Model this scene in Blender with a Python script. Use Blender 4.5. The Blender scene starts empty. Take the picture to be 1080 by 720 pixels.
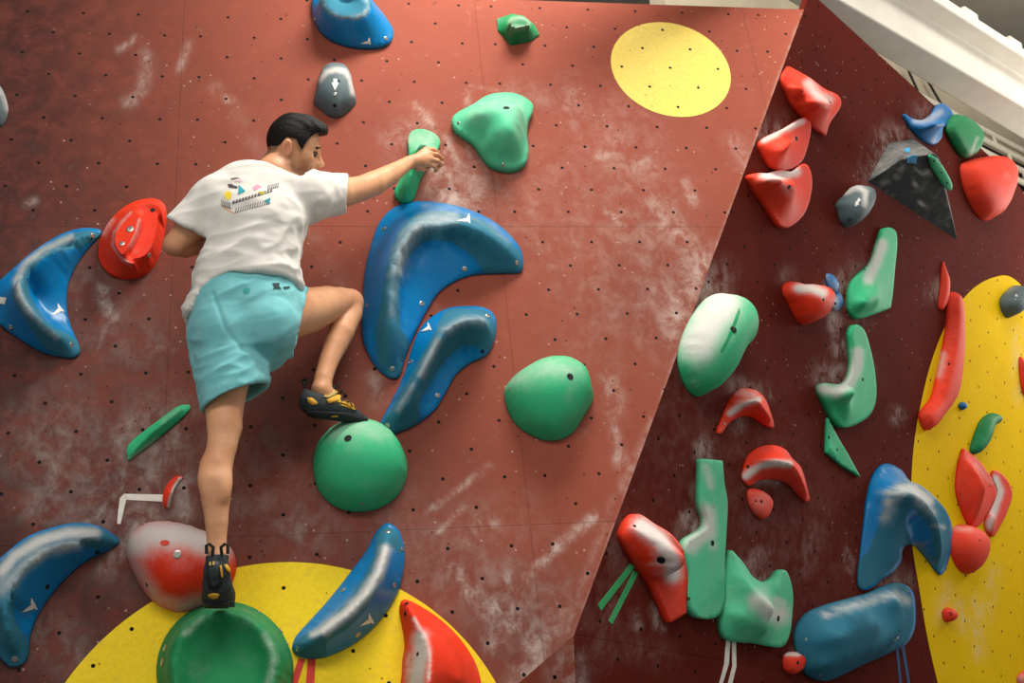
import bpy, bmesh, math, random
import numpy as np
from mathutils import Vector, Matrix, geometry, bvhtree
C = bpy.context.scene.collection
random.seed(7); np.random.seed(7)
# ------------------------------------------------------------------ camera and wall frames
S = 0.2                                            # hole spacing of the wall panels in metres
F = 1274.03
RC = np.array([[0.985563561493084, -0.09381158399169161, 0.1409391817985255],
               [-0.014777407074367609, -0.8769407663166564, -0.4803712320821411],
               [0.1686597002761076, 0.4713536666675307, -0.8656671568344547]])
TC = np.array([-5.82366651, -1.97910839, 20.7977383]) * S
CAM = -RC.T @ TC
PANEL = 5.6583 * S
TILT = math.radians(12)                            # the back wall leans back a little
EYE = 3.2                                          # height of the upper panel seam above the floor
ct, st = math.cos(TILT), math.sin(TILT)
W0 = Matrix(((1, 0, 0, 0), (0, st, -ct, 0), (0, ct, st, EYE), (0, 0, 0, 1)))   # wall coordinates -> world

class Frame:
    def __init__(s, o, u, v, n):
        s.o = np.array(o, float); s.u = np.array(u, float); s.v = np.array(v, float); s.n = np.array(n, float)
        m = Matrix.Identity(4)
        for i, c in enumerate((s.u, s.v, s.n, s.o)):
            for r in range(3): m[r][i] = c[r]
        s.mat = W0 @ m
    def uv(s, px, py, h=0.0):
        """a sight line met with the plane h metres off this wall -> wall (u, v)"""
        d = RC.T @ np.array([(px - 540) / F, (py - 360) / F, 1.0])
        k = (h - (CAM - s.o) @ s.n) / (d @ s.n)
        p = CAM + k * d - s.o
        return np.array([p @ s.u, p @ s.v])
    def p3(s, px, py, h=0.0):
        a = s.uv(px, py, h)
        return s.o + a[0] * s.u + a[1] * s.v + h * s.n
    def loc(s, pts):
        pts = np.asarray(pts, float); return s.o + pts[:, :1] * s.u + pts[:, 1:2] * s.v + pts[:, 2:3] * s.n
def to_px(P):
    c = np.asarray(P) @ RC.T + TC
    return np.stack([540 + F * c[:, 0] / c[:, 2], 360 + F * c[:, 1] / c[:, 2]], 1)

BACK = Frame((0, 0, 0), (1, 0, 0), (0, 1, 0), (0, 0, 1))
e0 = BACK.p3(848, 10); e1 = BACK.p3(605, 670)
n2 = np.array([0.59795326, -0.2962126, 0.74478856]); ed = (e0 - e1) / np.linalg.norm(e0 - e1)
n2 -= ed * (n2 @ ed); n2 /= np.linalg.norm(n2)
u2 = np.array([0.78191559, 0.01125952, -0.62328262]); u2 -= n2 * (u2 @ n2); u2 /= np.linalg.norm(u2)
v2 = np.cross(n2, u2)
RIGHT = Frame(e0, u2, v2, n2)
SR = 0.21

# ------------------------------------------------------------------ small helpers
def mesh_obj(name, verts, faces, mat, parent=None, matrix=None, smooth=True, sharp=None):
    me = bpy.data.meshes.new(name); me.from_pydata([tuple(map(float, v)) for v in verts], [], [tuple(map(int, f)) for f in faces]); me.update()
    if mat is not None:
        for m in (mat if isinstance(mat, list) else [mat]): me.materials.append(m)
    if smooth:
        me.polygons.foreach_set('use_smooth', [True] * len(me.polygons))
        if sharp: me.set_sharp_from_angle(angle=math.radians(sharp))
    o = bpy.data.objects.new(name, me); C.objects.link(o)
    if parent is not None:
        o.parent = parent
    if matrix is not None:
        o.matrix_world = matrix if parent is None else matrix
    return o
def tag(o, label=None, cat=None, group=None, kind=None):
    if label: o['label'] = label
    if cat: o['category'] = cat
    if group: o['group'] = group
    if kind: o['kind'] = kind
    return o
def attr(o, name, vals):
    a = o.data.attributes.new(name, 'FLOAT', 'POINT'); a.data.foreach_set('value', np.asarray(vals, np.float32))
def catmull(pts, n=8, closed=True):
    """pts: (x, y) or (x, y, 'c') for a hard corner"""
    P = [np.array(p[:2], float) for p in pts]; c = [len(p) > 2 for p in pts]; N = len(P); out = []
    for i in range(N if closed else N - 1):
        p0, p1, p2, p3 = P[i - 1] if (closed or i) else P[i], P[i], P[(i + 1) % N], P[(i + 2) % N] if (closed or i + 2 < N) else P[(i + 1) % N]
        if c[i]: p0 = p1 - (p2 - p1) * .3
        if c[(i + 1) % N]: p3 = p2 + (p2 - p1) * .3
        if c[i] and c[(i + 1) % N]:
            for k in range(n): out.append(p1 + (p2 - p1) * k / n)
            continue
        d1 = max(np.linalg.norm(p1 - p0), 1e-6) ** .5; d2 = max(np.linalg.norm(p2 - p1), 1e-6) ** .5; d3 = max(np.linalg.norm(p3 - p2), 1e-6) ** .5
        m1 = (p1 - p0) / d1 - (p2 - p0) / (d1 + d2) + (p2 - p1) / d2
        m2 = (p2 - p1) / d2 - (p3 - p1) / (d2 + d3) + (p3 - p2) / d3
        m1 *= d2; m2 *= d2
        for k in range(n):
            t = k / n
            out.append((2*t**3-3*t**2+1)*p1 + (t**3-2*t**2+t)*m1 + (-2*t**3+3*t**2)*p2 + (t**3-t**2)*m2)
    if not closed: out.append(P[-1])
    return np.array(out)
def resample(P, step, closed=True):
    Q = np.vstack([P, P[:1]]) if closed else P
    L = np.r_[0, np.cumsum(np.linalg.norm(np.diff(Q, axis=0), axis=1))]
    n = max(int(round(L[-1] / step)), 4 if closed else 1)
    s = np.linspace(0, L[-1], n + 1)
    R = np.stack([np.interp(s, L, Q[:, k]) for k in range(Q.shape[1])], 1)
    return R[:-1] if closed else R
def inside(P, Q):
    x, y = P[:, 0], P[:, 1]; r = np.zeros(len(P), bool); n = len(Q)
    for i in range(n):
        x1, y1 = Q[i]; x2, y2 = Q[(i + 1) % n]
        c = ((y1 > y) != (y2 > y))
        with np.errstate(divide='ignore', invalid='ignore'):
            r ^= c & (x < (x2 - x1) * (y - y1) / (y2 - y1 + 1e-15) + x1)
    return r
def segdist(P, Q, closed=False):
    Q = np.asarray(Q, float)
    if len(Q) == 1: return np.linalg.norm(P - Q[0], axis=1)
    A = Q; B = np.roll(Q, -1, 0)
    if not closed: A, B = A[:-1], B[:-1]
    d = np.full(len(P), 1e9)
    for a, b in zip(A, B):
        ab = b - a; t = np.clip(((P - a) @ ab) / (ab @ ab + 1e-15), 0, 1)
        d = np.minimum(d, np.linalg.norm(P - a - t[:, None] * ab, axis=1))
    return d

# ------------------------------------------------------------------ materials
def srgb(h):
    h = h.lstrip('#'); r = [int(h[i:i + 2], 16) / 255 for i in (0, 2, 4)]
    return tuple(c / 12.92 if c <= .04045 else ((c + .055) / 1.055) ** 2.4 for c in r) + (1.0,)
class NT:
    def __init__(s, name):
        s.m = bpy.data.materials.new(name); s.m.use_nodes = True; s.t = s.m.node_tree; s.t.nodes.clear()
        s.out = s.n('ShaderNodeOutputMaterial'); s.b = s.n('ShaderNodeBsdfPrincipled'); s.l(s.b.outputs[0], s.out.inputs[0])
    def n(s, t, **k):
        x = s.t.nodes.new(t)
        for a, b in k.items(): setattr(x, a, b)
        return x
    def l(s, a, b): s.t.links.new(a, b)
    def put(s, v, sock):
        if hasattr(v, 'is_output'): s.l(v, sock)
        else: sock.default_value = v
    def math(s, op, a, b=0.0, c=0.0, clamp=False):
        x = s.n('ShaderNodeMath', operation=op, use_clamp=clamp); s.put(a, x.inputs[0]); s.put(b, x.inputs[1])
        if op in ('MULTIPLY_ADD', 'WRAP', 'SMOOTH_MIN'): s.put(c, x.inputs[2])
        return x.outputs[0]
    def ramp(s, v, a, b, lo=0.0, hi=1.0):
        x = s.n('ShaderNodeMapRange', interpolation_type='SMOOTHSTEP'); s.put(v, x.inputs[0]); x.inputs[1].default_value = a; x.inputs[2].default_value = b
        x.inputs[3].default_value = lo; x.inputs[4].default_value = hi; return x.outputs[0]
    def mix(s, f, a, b, mode='MIX'):
        x = s.n('ShaderNodeMix', data_type='RGBA', blend_type=mode); s.put(f, x.inputs[0]); s.put(a, x.inputs[6]); s.put(b, x.inputs[7]); return x.outputs[2]
    def coord(s, scale=(1, 1, 1), rot=(0, 0, 0)):
        t = s.n('ShaderNodeTexCoord'); m = s.n('ShaderNodeMapping'); m.inputs['Scale'].default_value = scale; m.inputs['Rotation'].default_value = rot
        s.l(t.outputs['Object'], m.inputs[0]); return m.outputs[0]
    def noise(s, co, scale, detail=4.0, rough=.55, dist=0.0):
        x = s.n('ShaderNodeTexNoise'); s.l(co, x.inputs['Vector']); x.inputs['Scale'].default_value = scale; x.inputs['Detail'].default_value = detail
        x.inputs['Roughness'].default_value = rough; x.inputs['Distortion'].default_value = dist; return x.outputs['Fac']
    def attr(s, name):
        x = s.n('ShaderNodeAttribute', attribute_name=name); return x.outputs['Fac']
    def bump(s, h, strength, dist):
        x = s.n('ShaderNodeBump'); x.inputs['Strength'].default_value = strength; x.inputs['Distance'].default_value = dist
        s.put(h, x.inputs['Height']); s.l(x.outputs[0], s.b.inputs['Normal'])
    def set(s, **k):
        for a, b in k.items(): s.put(b, s.b.inputs[a.replace('_', ' ')])
CHALK = srgb('#cfcbc5')
def hold_mat(name, col, grip=None, rough=.62, rough_grip=.75, dust_shade=.10, grain=.6, coat=0.0):
    t = NT(name); co = t.coord()
    n1 = t.noise(co, 22, 6, .6); n2 = t.noise(co, 140, 3, .6); n3 = t.noise(co, 7, 3)
    base = t.mix(t.ramp(n3, .3, .7, 0, .35), srgb(col), tuple(c * .78 for c in srgb(col)[:3]) + (1,))
    r = rough
    if grip:
        g = t.ramp(t.math('ADD', t.attr('grip'), t.math('MULTIPLY', t.math('SUBTRACT', n1, .5), .25)), .42, .58)
        base = t.mix(g, base, srgb(grip)); r = t.math('MULTIPLY_ADD', g, rough_grip - rough, rough)
    ck = t.math('ADD', t.attr('chalk'), t.math('MULTIPLY', t.math('SUBTRACT', t.math('ADD', t.math('MULTIPLY', n1, .65), t.math('MULTIPLY', n2, .35)), .5), .8))
    ck = t.math('MULTIPLY', t.ramp(ck, .02, 1.1), t.ramp(t.attr('chalk'), .005, .10))
    du = t.math('MULTIPLY', t.ramp(t.noise(co, 12, 8, .7), .45, .8), dust_shade)
    fac = t.math('MAXIMUM', ck, du)
    col2 = t.mix(t.math('MULTIPLY', fac, .93), base, CHALK)
    t.set(Base_Color=col2, Roughness=t.math('MAXIMUM', r, t.math('MULTIPLY', ck, .9)))
    t.set(Specular_IOR_Level=.22)
    if coat: t.set(Coat_Weight=t.math('MULTIPLY', t.math('SUBTRACT', 1.0, g), coat), Coat_Roughness=.12)
    gr = t.math('MULTIPLY', n2, t.math('MULTIPLY_ADD', g, grain, .05)) if grip else t.math('MULTIPLY', n2, grain)
    t.bump(gr, .35, .004)
    return t.m
def plain(name, col, rough=.6, metal=0.0, var=.25, scale=30, bump=0.0, spec=.4):
    t = NT(name); co = t.coord(); n = t.noise(co, scale, 5, .6)
    t.set(Base_Color=t.mix(t.ramp(n, .3, .75, 0, 1), srgb(col), tuple(c * (1 - var) for c in srgb(col)[:3]) + (1,)), Roughness=rough, Metallic=metal, Specular_IOR_Level=spec)
    if bump: t.bump(n, bump, .01)
    return t.m
M = dict(
    green=hold_mat('green_resin', '#35b57c'), green2=hold_mat('dark_green_resin', '#167f49', dust_shade=.12), mint=hold_mat('mint_resin', '#52c191', dust_shade=.16),
    red=hold_mat('red_resin', '#e43516', rough=.6, dust_shade=.05), coral=hold_mat('coral_resin', '#e53c22', rough=.65, dust_shade=.05),
    blue=hold_mat('blue_fibreglass', '#0076b2', '#2a6d84', rough=.32, rough_grip=.85, dust_shade=.03, coat=.06),
    bluer=hold_mat('blue_resin', '#1a6fae', rough=.5, dust_shade=.12),
    grey=hold_mat('grey_resin', '#56666a', dust_shade=.12), black=hold_mat('black_plywood', '#1f282b', rough=.6, dust_shade=.2, grain=.2),
    steel=plain('steel', '#b9b6ae', .35, .9, .15), hole=plain('bolt_recess', '#0c0c0c', .8), white=plain('white_print', '#ece9e2', .6),
    tape_white=plain('white_tape', '#e6dfd3', .7, var=.15), tape_red=plain('red_tape', '#e0341f', .6), tape_green=plain('green_tape', '#35a860', .6), tape_blue=plain('blue_tape', '#174a78', .6), tape_sky=plain('sky_blue_tape', '#3d9fd6', .6),
)

# ------------------------------------------------------------------ climbing holds: an outline raised by a solved height field
HOLDS = {}
def hold(name, label, fr, outline, mat, H=.1, mode='dome', p=.55, feats=(), rim=.008, ho=0.0, dens=26, sm=2, chalk=(), grip=(), gripband=None,
         sharp=None, holes=(), screws=(), cat='climbing hold', group=None, tilt=(0, 0), smooth=True, corner_all=False):
    ol = [tuple(q) + ('c',) if corner_all and len(q) == 2 else q for q in outline]
    px = catmull(ol, 8)
    B = np.array([fr.uv(x, y, ho) for x, y in px])
    c0 = (B.min(0) + B.max(0)) / 2
    area = abs(np.sum(B[:, 0] * np.roll(B[:, 1], -1) - np.roll(B[:, 0], -1) * B[:, 1])) / 2
    step = math.sqrt(area) / dens
    B = resample(B, step)
    # keep hard corners
    nb = len(B)
    fp, fz, fe = [], [], []
    for f in feats:                                  # f: [(px, py, h), ...] or ('loop', [...])
        lp = f[0] == 'loop'; q = f[1] if lp else f
        Q = np.array([np.r_[fr.uv(x, y, h), h] for x, y, h in q])
        if lp: Q = np.vstack([Q, Q[:1]])
        if len(Q) > 2 and not corner_all:
            cm = catmull([tuple(a[:2]) for a in (Q[:-1] if lp else Q)], 6, lp); t = np.linspace(0, 1, len(cm))
            zz = np.interp(np.arange(len(cm)) / 6, np.arange(len(Q)), Q[:, 2]); Q = np.column_stack([cm, zz])
            if lp: Q = np.vstack([Q, Q[:1]])
        R = resample(Q, step, False) if len(Q) > 1 else Q
        s = len(fp)
        for k, r in enumerate(R):
            fp.append(r[:2]); fz.append(r[2])
    fp = np.array(fp).reshape(-1, 2); fz = np.array(fz)
    if len(fp):
        k = inside(fp, B) & (segdist(fp, B, True) > step * .35); fp, fz = fp[k], fz[k]
    lo, hi = B.min(0), B.max(0); g = []
    y = lo[1]; r = 0
    while y < hi[1]:
        x = lo[0] + (step / 2 if r % 2 else 0)
        while x < hi[0]: g.append((x, y)); x += step
        y += step * .866; r += 1
    g = np.array(g); g = g[inside(g, B)]; g = g[segdist(g, B, True) > step * .55]
    if len(fp) and len(g):
        d = np.min(np.linalg.norm(g[:, None] - fp[None], axis=2), axis=1); g = g[d > step * .6]
    P = np.vstack([B, fp, g]) if len(fp) else np.vstack([B, g])
    res = geometry.delaunay_2d_cdt([Vector(q) for q in P], [(i, (i + 1) % nb) for i in range(nb)], [], 1, 1e-7)
    V = np.array([list(v) for v in res[0]]); T = [list(t) for t in res[2]]
    oi = [(o[0] if o else -1) for o in res[3]]
    n = len(V); z = np.zeros(n); fixed = np.zeros(n, bool); isb = np.zeros(n, bool)
    for i, o in enumerate(oi):
        if 0 <= o < nb: fixed[i] = isb[i] = True; z[i] = rim
        elif nb <= o < nb + len(fp): fixed[i] = True; z[i] = fz[o - nb]
    A = np.zeros((n, n))
    for t in T:
        for a, b in ((0, 1), (1, 2), (2, 0)): A[t[a], t[b]] = A[t[b], t[a]] = 1
    deg = A.sum(1); deg[deg == 0] = 1
    Lm = A / deg[:, None] - np.eye(n)
    if mode == 'dome':
        fx = isb; fr_ = ~fx; phi = np.zeros(n)
        phi[fr_] = np.linalg.solve(Lm[np.ix_(fr_, fr_)], -np.ones(fr_.sum()))
        phi = np.clip(phi / phi.max(), 0, 1)
        u = (V - c0) / (hi - lo).max() * 2
        z = rim + (H - rim) * phi ** p * (1 + tilt[0] * u[:, 0] + tilt[1] * u[:, 1])
    else:
        fr_ = ~fixed
        if mode == 'memb':
            z[fr_] = np.linalg.solve(Lm[np.ix_(fr_, fr_)], -Lm[np.ix_(fr_, fixed)] @ z[fixed])
        else:
            L2 = Lm @ Lm - .02 * Lm
            z[fr_] = np.linalg.solve(L2[np.ix_(fr_, fr_)], -L2[np.ix_(fr_, fixed)] @ z[fixed])
            z = np.maximum(z, rim * .6)
    for _ in range(sm):
        za = (A @ z) / deg; k = ~isb; z[k] = .5 * z[k] + .5 * za[k]
    # boundary ring in order, walled down to the panel
    order = {o: i for i, o in enumerate(oi) if 0 <= o < nb}
    ring = [order[k] for k in range(nb) if k in order]
    verts = [(q[0] - c0[0], q[1] - c0[1], zz) for q, zz in zip(V, z)]
    # orient triangles up
    faces = []
    for t in T:
        a, b, c = (V[i] for i in t[:3])
        faces.append(t if (b[0]-a[0])*(c[1]-a[1]) - (b[1]-a[1])*(c[0]-a[0]) > 0 else t[::-1])
    Bc = V[ring]; ccw = np.sum(Bc[:, 0] * np.roll(Bc[:, 1], -1) - np.roll(Bc[:, 0], -1) * Bc[:, 1]) > 0
    if not ccw: ring = ring[::-1]
    base = len(verts)
    for i in ring: verts.append((verts[i][0], verts[i][1], 0.0005))
    m = len(ring)
    for k in range(m):
        faces.append((ring[(k + 1) % m], ring[k], base + k, base + (k + 1) % m))
    faces.append(tuple(base + k for k in range(m - 1, -1, -1)))
    mw = fr.mat @ Matrix.Translation((c0[0], c0[1], 0))
    o = mesh_obj(name, verts, faces, M[mat], None, mw, smooth, sharp)
    VV = np.array(verts); P3 = fr.loc(VV + np.array([c0[0], c0[1], 0])); pp = to_px(P3)
    def paint(spec):
        a = np.zeros(len(VV))
        for s in spec:                               # (points, reach, strength)
            d = segdist(pp, np.array(s[0], float)); a = np.maximum(a, s[2] * np.exp(-(d / s[1]) ** 2))
        return a
    ck = paint(chalk)
    attr(o, 'chalk', ck)
    if grip or gripband:
        gv = paint(grip)
        if gripband:
            q = catmull([tuple(b) for b in gripband], 6); gv = np.maximum(gv, np.where(inside(pp, q), .55 + np.minimum(segdist(pp, q, True) / 8, .45), .45 - np.minimum(segdist(pp, q, True) / 6, .45)))
        attr(o, 'grip', gv)
    tag(o, label, cat, group)
    nv = len(V); nrm = np.array([list(v.normal) for v in o.data.vertices])
    ht = dict(o=o, fr=fr, c0=c0, V=VV[:nv], px=pp[:nv], N=nrm[:nv], T=faces[:len(T)])
    for (x, y, r) in holes: fitting(ht, x, y, r, 'bolt_hole', 'hole')
    for (x, y, r) in screws: fitting(ht, x, y, r, 'screw', 'steel')
    HOLDS[label] = ht
    return ht
def surf(ht, x, y):
    d = np.linalg.norm(ht['px'] - np.array([x, y]), axis=1); k = np.argsort(d)[:6]
    w = 1 / (d[k] + .3) ** 2; w /= w.sum()
    pos = (ht['V'][k] * w[:, None]).sum(0); nr = (ht['N'][k] * w[:, None]).sum(0); nr /= np.linalg.norm(nr)
    # correct sideways so that it sits under the sight line
    a = ht['fr'].uv(x, y, pos[2]) - ht['c0']
    s = np.array([a[0], a[1], pos[2]]); 
    s[2] = pos[2] - ((s - pos)[:2] @ nr[:2]) / max(nr[2], .35)
    a = ht['fr'].uv(x, y, s[2]) - ht['c0']; s[:2] = a
    return s, nr
def fitting(ht, x, y, r, name, mat):
    p, n = surf(ht, x, y); q = Vector(n).to_track_quat('Z', 'Y').to_matrix().to_4x4()
    v, f = [], []; K = 12
    prof = [(r, -.004), (r, .0012), (r * .8, .0022), (r * .45, .0022), (r * .4, .001)] if mat == 'steel' else [(r * 1.0, -.004), (r, .0010), (r * .7, .0014), (r * .3, .0014)]
    for (rr, zz) in prof:
        for k in range(K): v.append((rr * math.cos(2 * math.pi * k / K), rr * math.sin(2 * math.pi * k / K), zz))
    for j in range(len(prof) - 1):
        for k in range(K): f.append((j * K + k, j * K + (k + 1) % K, (j + 1) * K + (k + 1) % K, (j + 1) * K + k))
    f.append(tuple((len(prof) - 1) * K + k for k in range(K)))
    o = mesh_obj(name, v, f, M[mat], None, None, True, 30)
    o.parent = ht['o']; o.matrix_basis = Matrix.Translation(Vector(p)) @ q
    return o
def decal(ht, name, polys, mat, lift=.0016, label=None):
    """a flat printed or stuck-on mark that follows the surface"""
    v, f = [], []
    for q in polys:
        q = resample(np.array([a[:2] for a in q], float), 1.2); c = q.mean(0)
        s = len(v)
        res = geometry.delaunay_2d_cdt([Vector(a) for a in q], [(i, (i + 1) % len(q)) for i in range(len(q))], [], 1, 1e-6)
        for a in res[0]:
            p, n = surf(ht, a[0], a[1]); v.append(p + n * lift)
        f += [tuple(s + i for i in t) for t in res[2]]
    o = mesh_obj(name, v, f, M[mat], None, None, True)
    o.parent = ht['o']
    if label: o['label'] = label
    return o
def strip(name, label, fr, polys, mat, lift=.0015, cat='tape', group=None):
    v, f = [], []
    P0 = np.array([fr.uv(x, y, lift) for q in polys for x, y in q]); c0 = (P0.min(0) + P0.max(0)) / 2
    for q in polys:
        uv = np.array([fr.uv(x, y, lift) for x, y in q]) - c0
        if np.sum(uv[:, 0] * np.roll(uv[:, 1], -1) - np.roll(uv[:, 0], -1) * uv[:, 1]) < 0: uv = uv[::-1]
        n = len(uv); s = len(v)
        v += [(a, b, lift) for a, b in uv] + [(a, b, .0002) for a, b in uv]
        f.append(tuple(range(s, s + n))); f.append(tuple(range(s + 2 * n - 1, s + n - 1, -1)))
        f += [(s + k, s + n + k, s + n + (k + 1) % n, s + (k + 1) % n) for k in range(n)]
    o = mesh_obj(name, v, f, M[mat], None, fr.mat @ Matrix.Translation((c0[0], c0[1], 0)), False)
    return tag(o, label, cat, group)
# ------------------------------------------------------------------ the walls
M['red_dot'] = plain('bare_red', '#e0402c', .5); M['green_dark'] = plain('bare_green', '#169a5c', .4)
LAT = RIGHT.uv(1013.5, 352.75); SEAM_R = RIGHT.uv(684, 683)[1]
def holes_fac(t, right):
    """bolt-hole grid and panel joints of the climbing panels, from the wall's own coordinates -> (hole, joint)"""
    tc = t.n('ShaderNodeTexCoord'); sp = t.n('ShaderNodeSeparateXYZ'); t.l(tc.outputs['Object'], sp.inputs[0])
    u, v = sp.outputs[0], sp.outputs[1]
    m = t.math
    if right:
        pu = m('DIVIDE', m('SUBTRACT', u, float(LAT[0])), SR); pv = m('DIVIDE', m('SUBTRACT', v, float(LAT[1])), SR); s = SR
        joint = t.ramp(m('ABSOLUTE', m('SUBTRACT', v, float(SEAM_R))), .0015, .004, 1, 0)
    else:
        W = PANEL / S; e = (W - 5) / 2; s = S
        U = m('DIVIDE', u, PANEL); V = m('DIVIDE', v, PANEL)
        cu = m('FLOOR', U); cv = m('FLOOR', V)
        pu = m('SUBTRACT', m('MULTIPLY', m('SUBTRACT', U, cu), W), e); pv = m('SUBTRACT', m('MULTIPLY', m('SUBTRACT', V, cv), W), e)
        odd = m('PINGPONG', cv, 1.0); pv = m('ADD', pv, m('MULTIPLY', odd, .5))
        br = m('MULTIPLY', m('COMPARE', cu, 1.0, .0), m('COMPARE', cv, -1.0, .0))
        pu = m('MULTIPLY', pu, m('MULTIPLY_ADD', br, .11, 1.0))
        du = m('MULTIPLY', m('ABSOLUTE', m('SUBTRACT', U, m('ROUND', U))), PANEL); dv = m('MULTIPLY', m('ABSOLUTE', m('SUBTRACT', V, m('ROUND', V))), PANEL)
        joint = t.ramp(m('MINIMUM', du, dv), .0012, .003, 1, 0)
    def dist(off):
        a = m('SUBTRACT', pu, off); b = m('SUBTRACT', pv, off)
        a = m('SUBTRACT', a, m('ROUND', a)); b = m('SUBTRACT', b, m('ROUND', b))
        return m('SQRT', m('ADD', m('MULTIPLY', a, a), m('MULTIPLY', b, b)))
    d = m('MULTIPLY', m('MINIMUM', dist(0.0), dist(.5)), s)
    return t.ramp(d, .0054, .0066, 1, 0), joint
def wall_mat(name, col, col2, right, yellow=False, chalk_amt=.72):
    t = NT(name); co = t.coord()
    hole, joint = holes_fac(t, right)
    n1 = t.noise(co, 1.6, 5, .6, .4); n2 = t.noise(co, 13, 8, .68, .5); n3 = t.noise(co, 60, 5, .7); n4 = t.noise(t.coord((3.4, 2.2, 3), (0, 0, .15)), 6, 9, .74, .6); n5 = t.noise(co, 190, 3, .7)
    base = t.mix(t.ramp(n1, .3, .7), srgb(col), srgb(col2))
    base = t.mix(t.ramp(t.math('MULTIPLY_ADD', n3, .6, t.math('MULTIPLY', n5, .4)), .36, .68, 0, .34), base, tuple(c * .55 for c in srgb(col)[:3]) + (1,))
    base = t.mix(t.ramp(t.math('MULTIPLY_ADD', n2, .6, t.math('MULTIPLY', n3, .4)), .5, .75, 0, .22 if not right else .0), base, srgb('#c08a76'))
    # dirt and painted left-side light falloff by attribute, then chalk from hands and shoes
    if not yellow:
        du = t.math('MULTIPLY', t.attr('dust_shade'), t.ramp(n2, .25, .7, .62, 1.0))
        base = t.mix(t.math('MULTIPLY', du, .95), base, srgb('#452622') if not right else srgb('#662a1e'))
    ck = t.math('MULTIPLY', t.attr('chalk'), t.ramp(t.math('MULTIPLY_ADD', n4, .5, t.math('MULTIPLY', n2, .5)), .40, .66, .04, 1.0))
    sm = t.math('MULTIPLY', t.ramp(t.math('MULTIPLY', n2, t.ramp(n1, .35, .65, .8, 1.05)), .57, .78), (.04 if right else .10) if not yellow else .15)
    sc = t.math('MULTIPLY', t.ramp(n4, .66, .82), (.04 if right else .10) if not yellow else .1)
    vo = t.n('ShaderNodeTexVoronoi'); t.l(co, vo.inputs['Vector']); vo.inputs['Scale'].default_value = 24
    fl = t.math('MULTIPLY', t.ramp(vo.outputs['Distance'], .05, .12, 1, 0), t.ramp(t.noise(co, 2.3, 3), .46, .56))
    fac = t.math('MAXIMUM', t.math('MAXIMUM', ck, sm), t.math('MAXIMUM', sc, t.math('MULTIPLY', fl, .55 if not yellow else .2)))
    base = t.mix(t.math('MULTIPLY', fac, chalk_amt), base, srgb('#d8cbc0'))
    vo2 = t.n('ShaderNodeTexVoronoi'); t.l(co, vo2.inputs['Vector']); vo2.inputs['Scale'].default_value = 17
    bl = t.ramp(vo2.outputs['Distance'], .045, .075, .8, 0)
    base = t.mix(bl, base, srgb('#2a1512') if not yellow else srgb('#6d5512'))
    base = t.mix(t.math('MULTIPLY', joint, .2 if not yellow else 0.0), base, srgb('#2a120e'))
    base = t.mix(hole, base, srgb('#080606'))
    t.set(Base_Color=base, Roughness=t.math('MULTIPLY_ADD', n2, .2, .65 if not right else .78), Specular_IOR_Level=.18 if not right else .06)
    t.bump(t.math('SUBTRACT', t.math('MULTIPLY', n3, .12), t.math('ADD', t.math('MULTIPLY', hole, 1.2), t.math('MULTIPLY', joint, .5))), .35, .004)
    return t.m
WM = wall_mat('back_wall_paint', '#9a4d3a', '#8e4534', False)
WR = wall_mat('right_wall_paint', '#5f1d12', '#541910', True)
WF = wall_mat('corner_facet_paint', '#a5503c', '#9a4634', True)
YB = wall_mat('yellow_paint', '#fbd92c', '#f7d122', False, True); YT = wall_mat('yellow_paint_overlit', '#f7da70', '#f4d466', False, True); YR = wall_mat('yellow_paint_right', '#f2c60e', '#e9ba08', True, True)  # the upper circle's yellow is paled to hold overexposure in its colour

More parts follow.
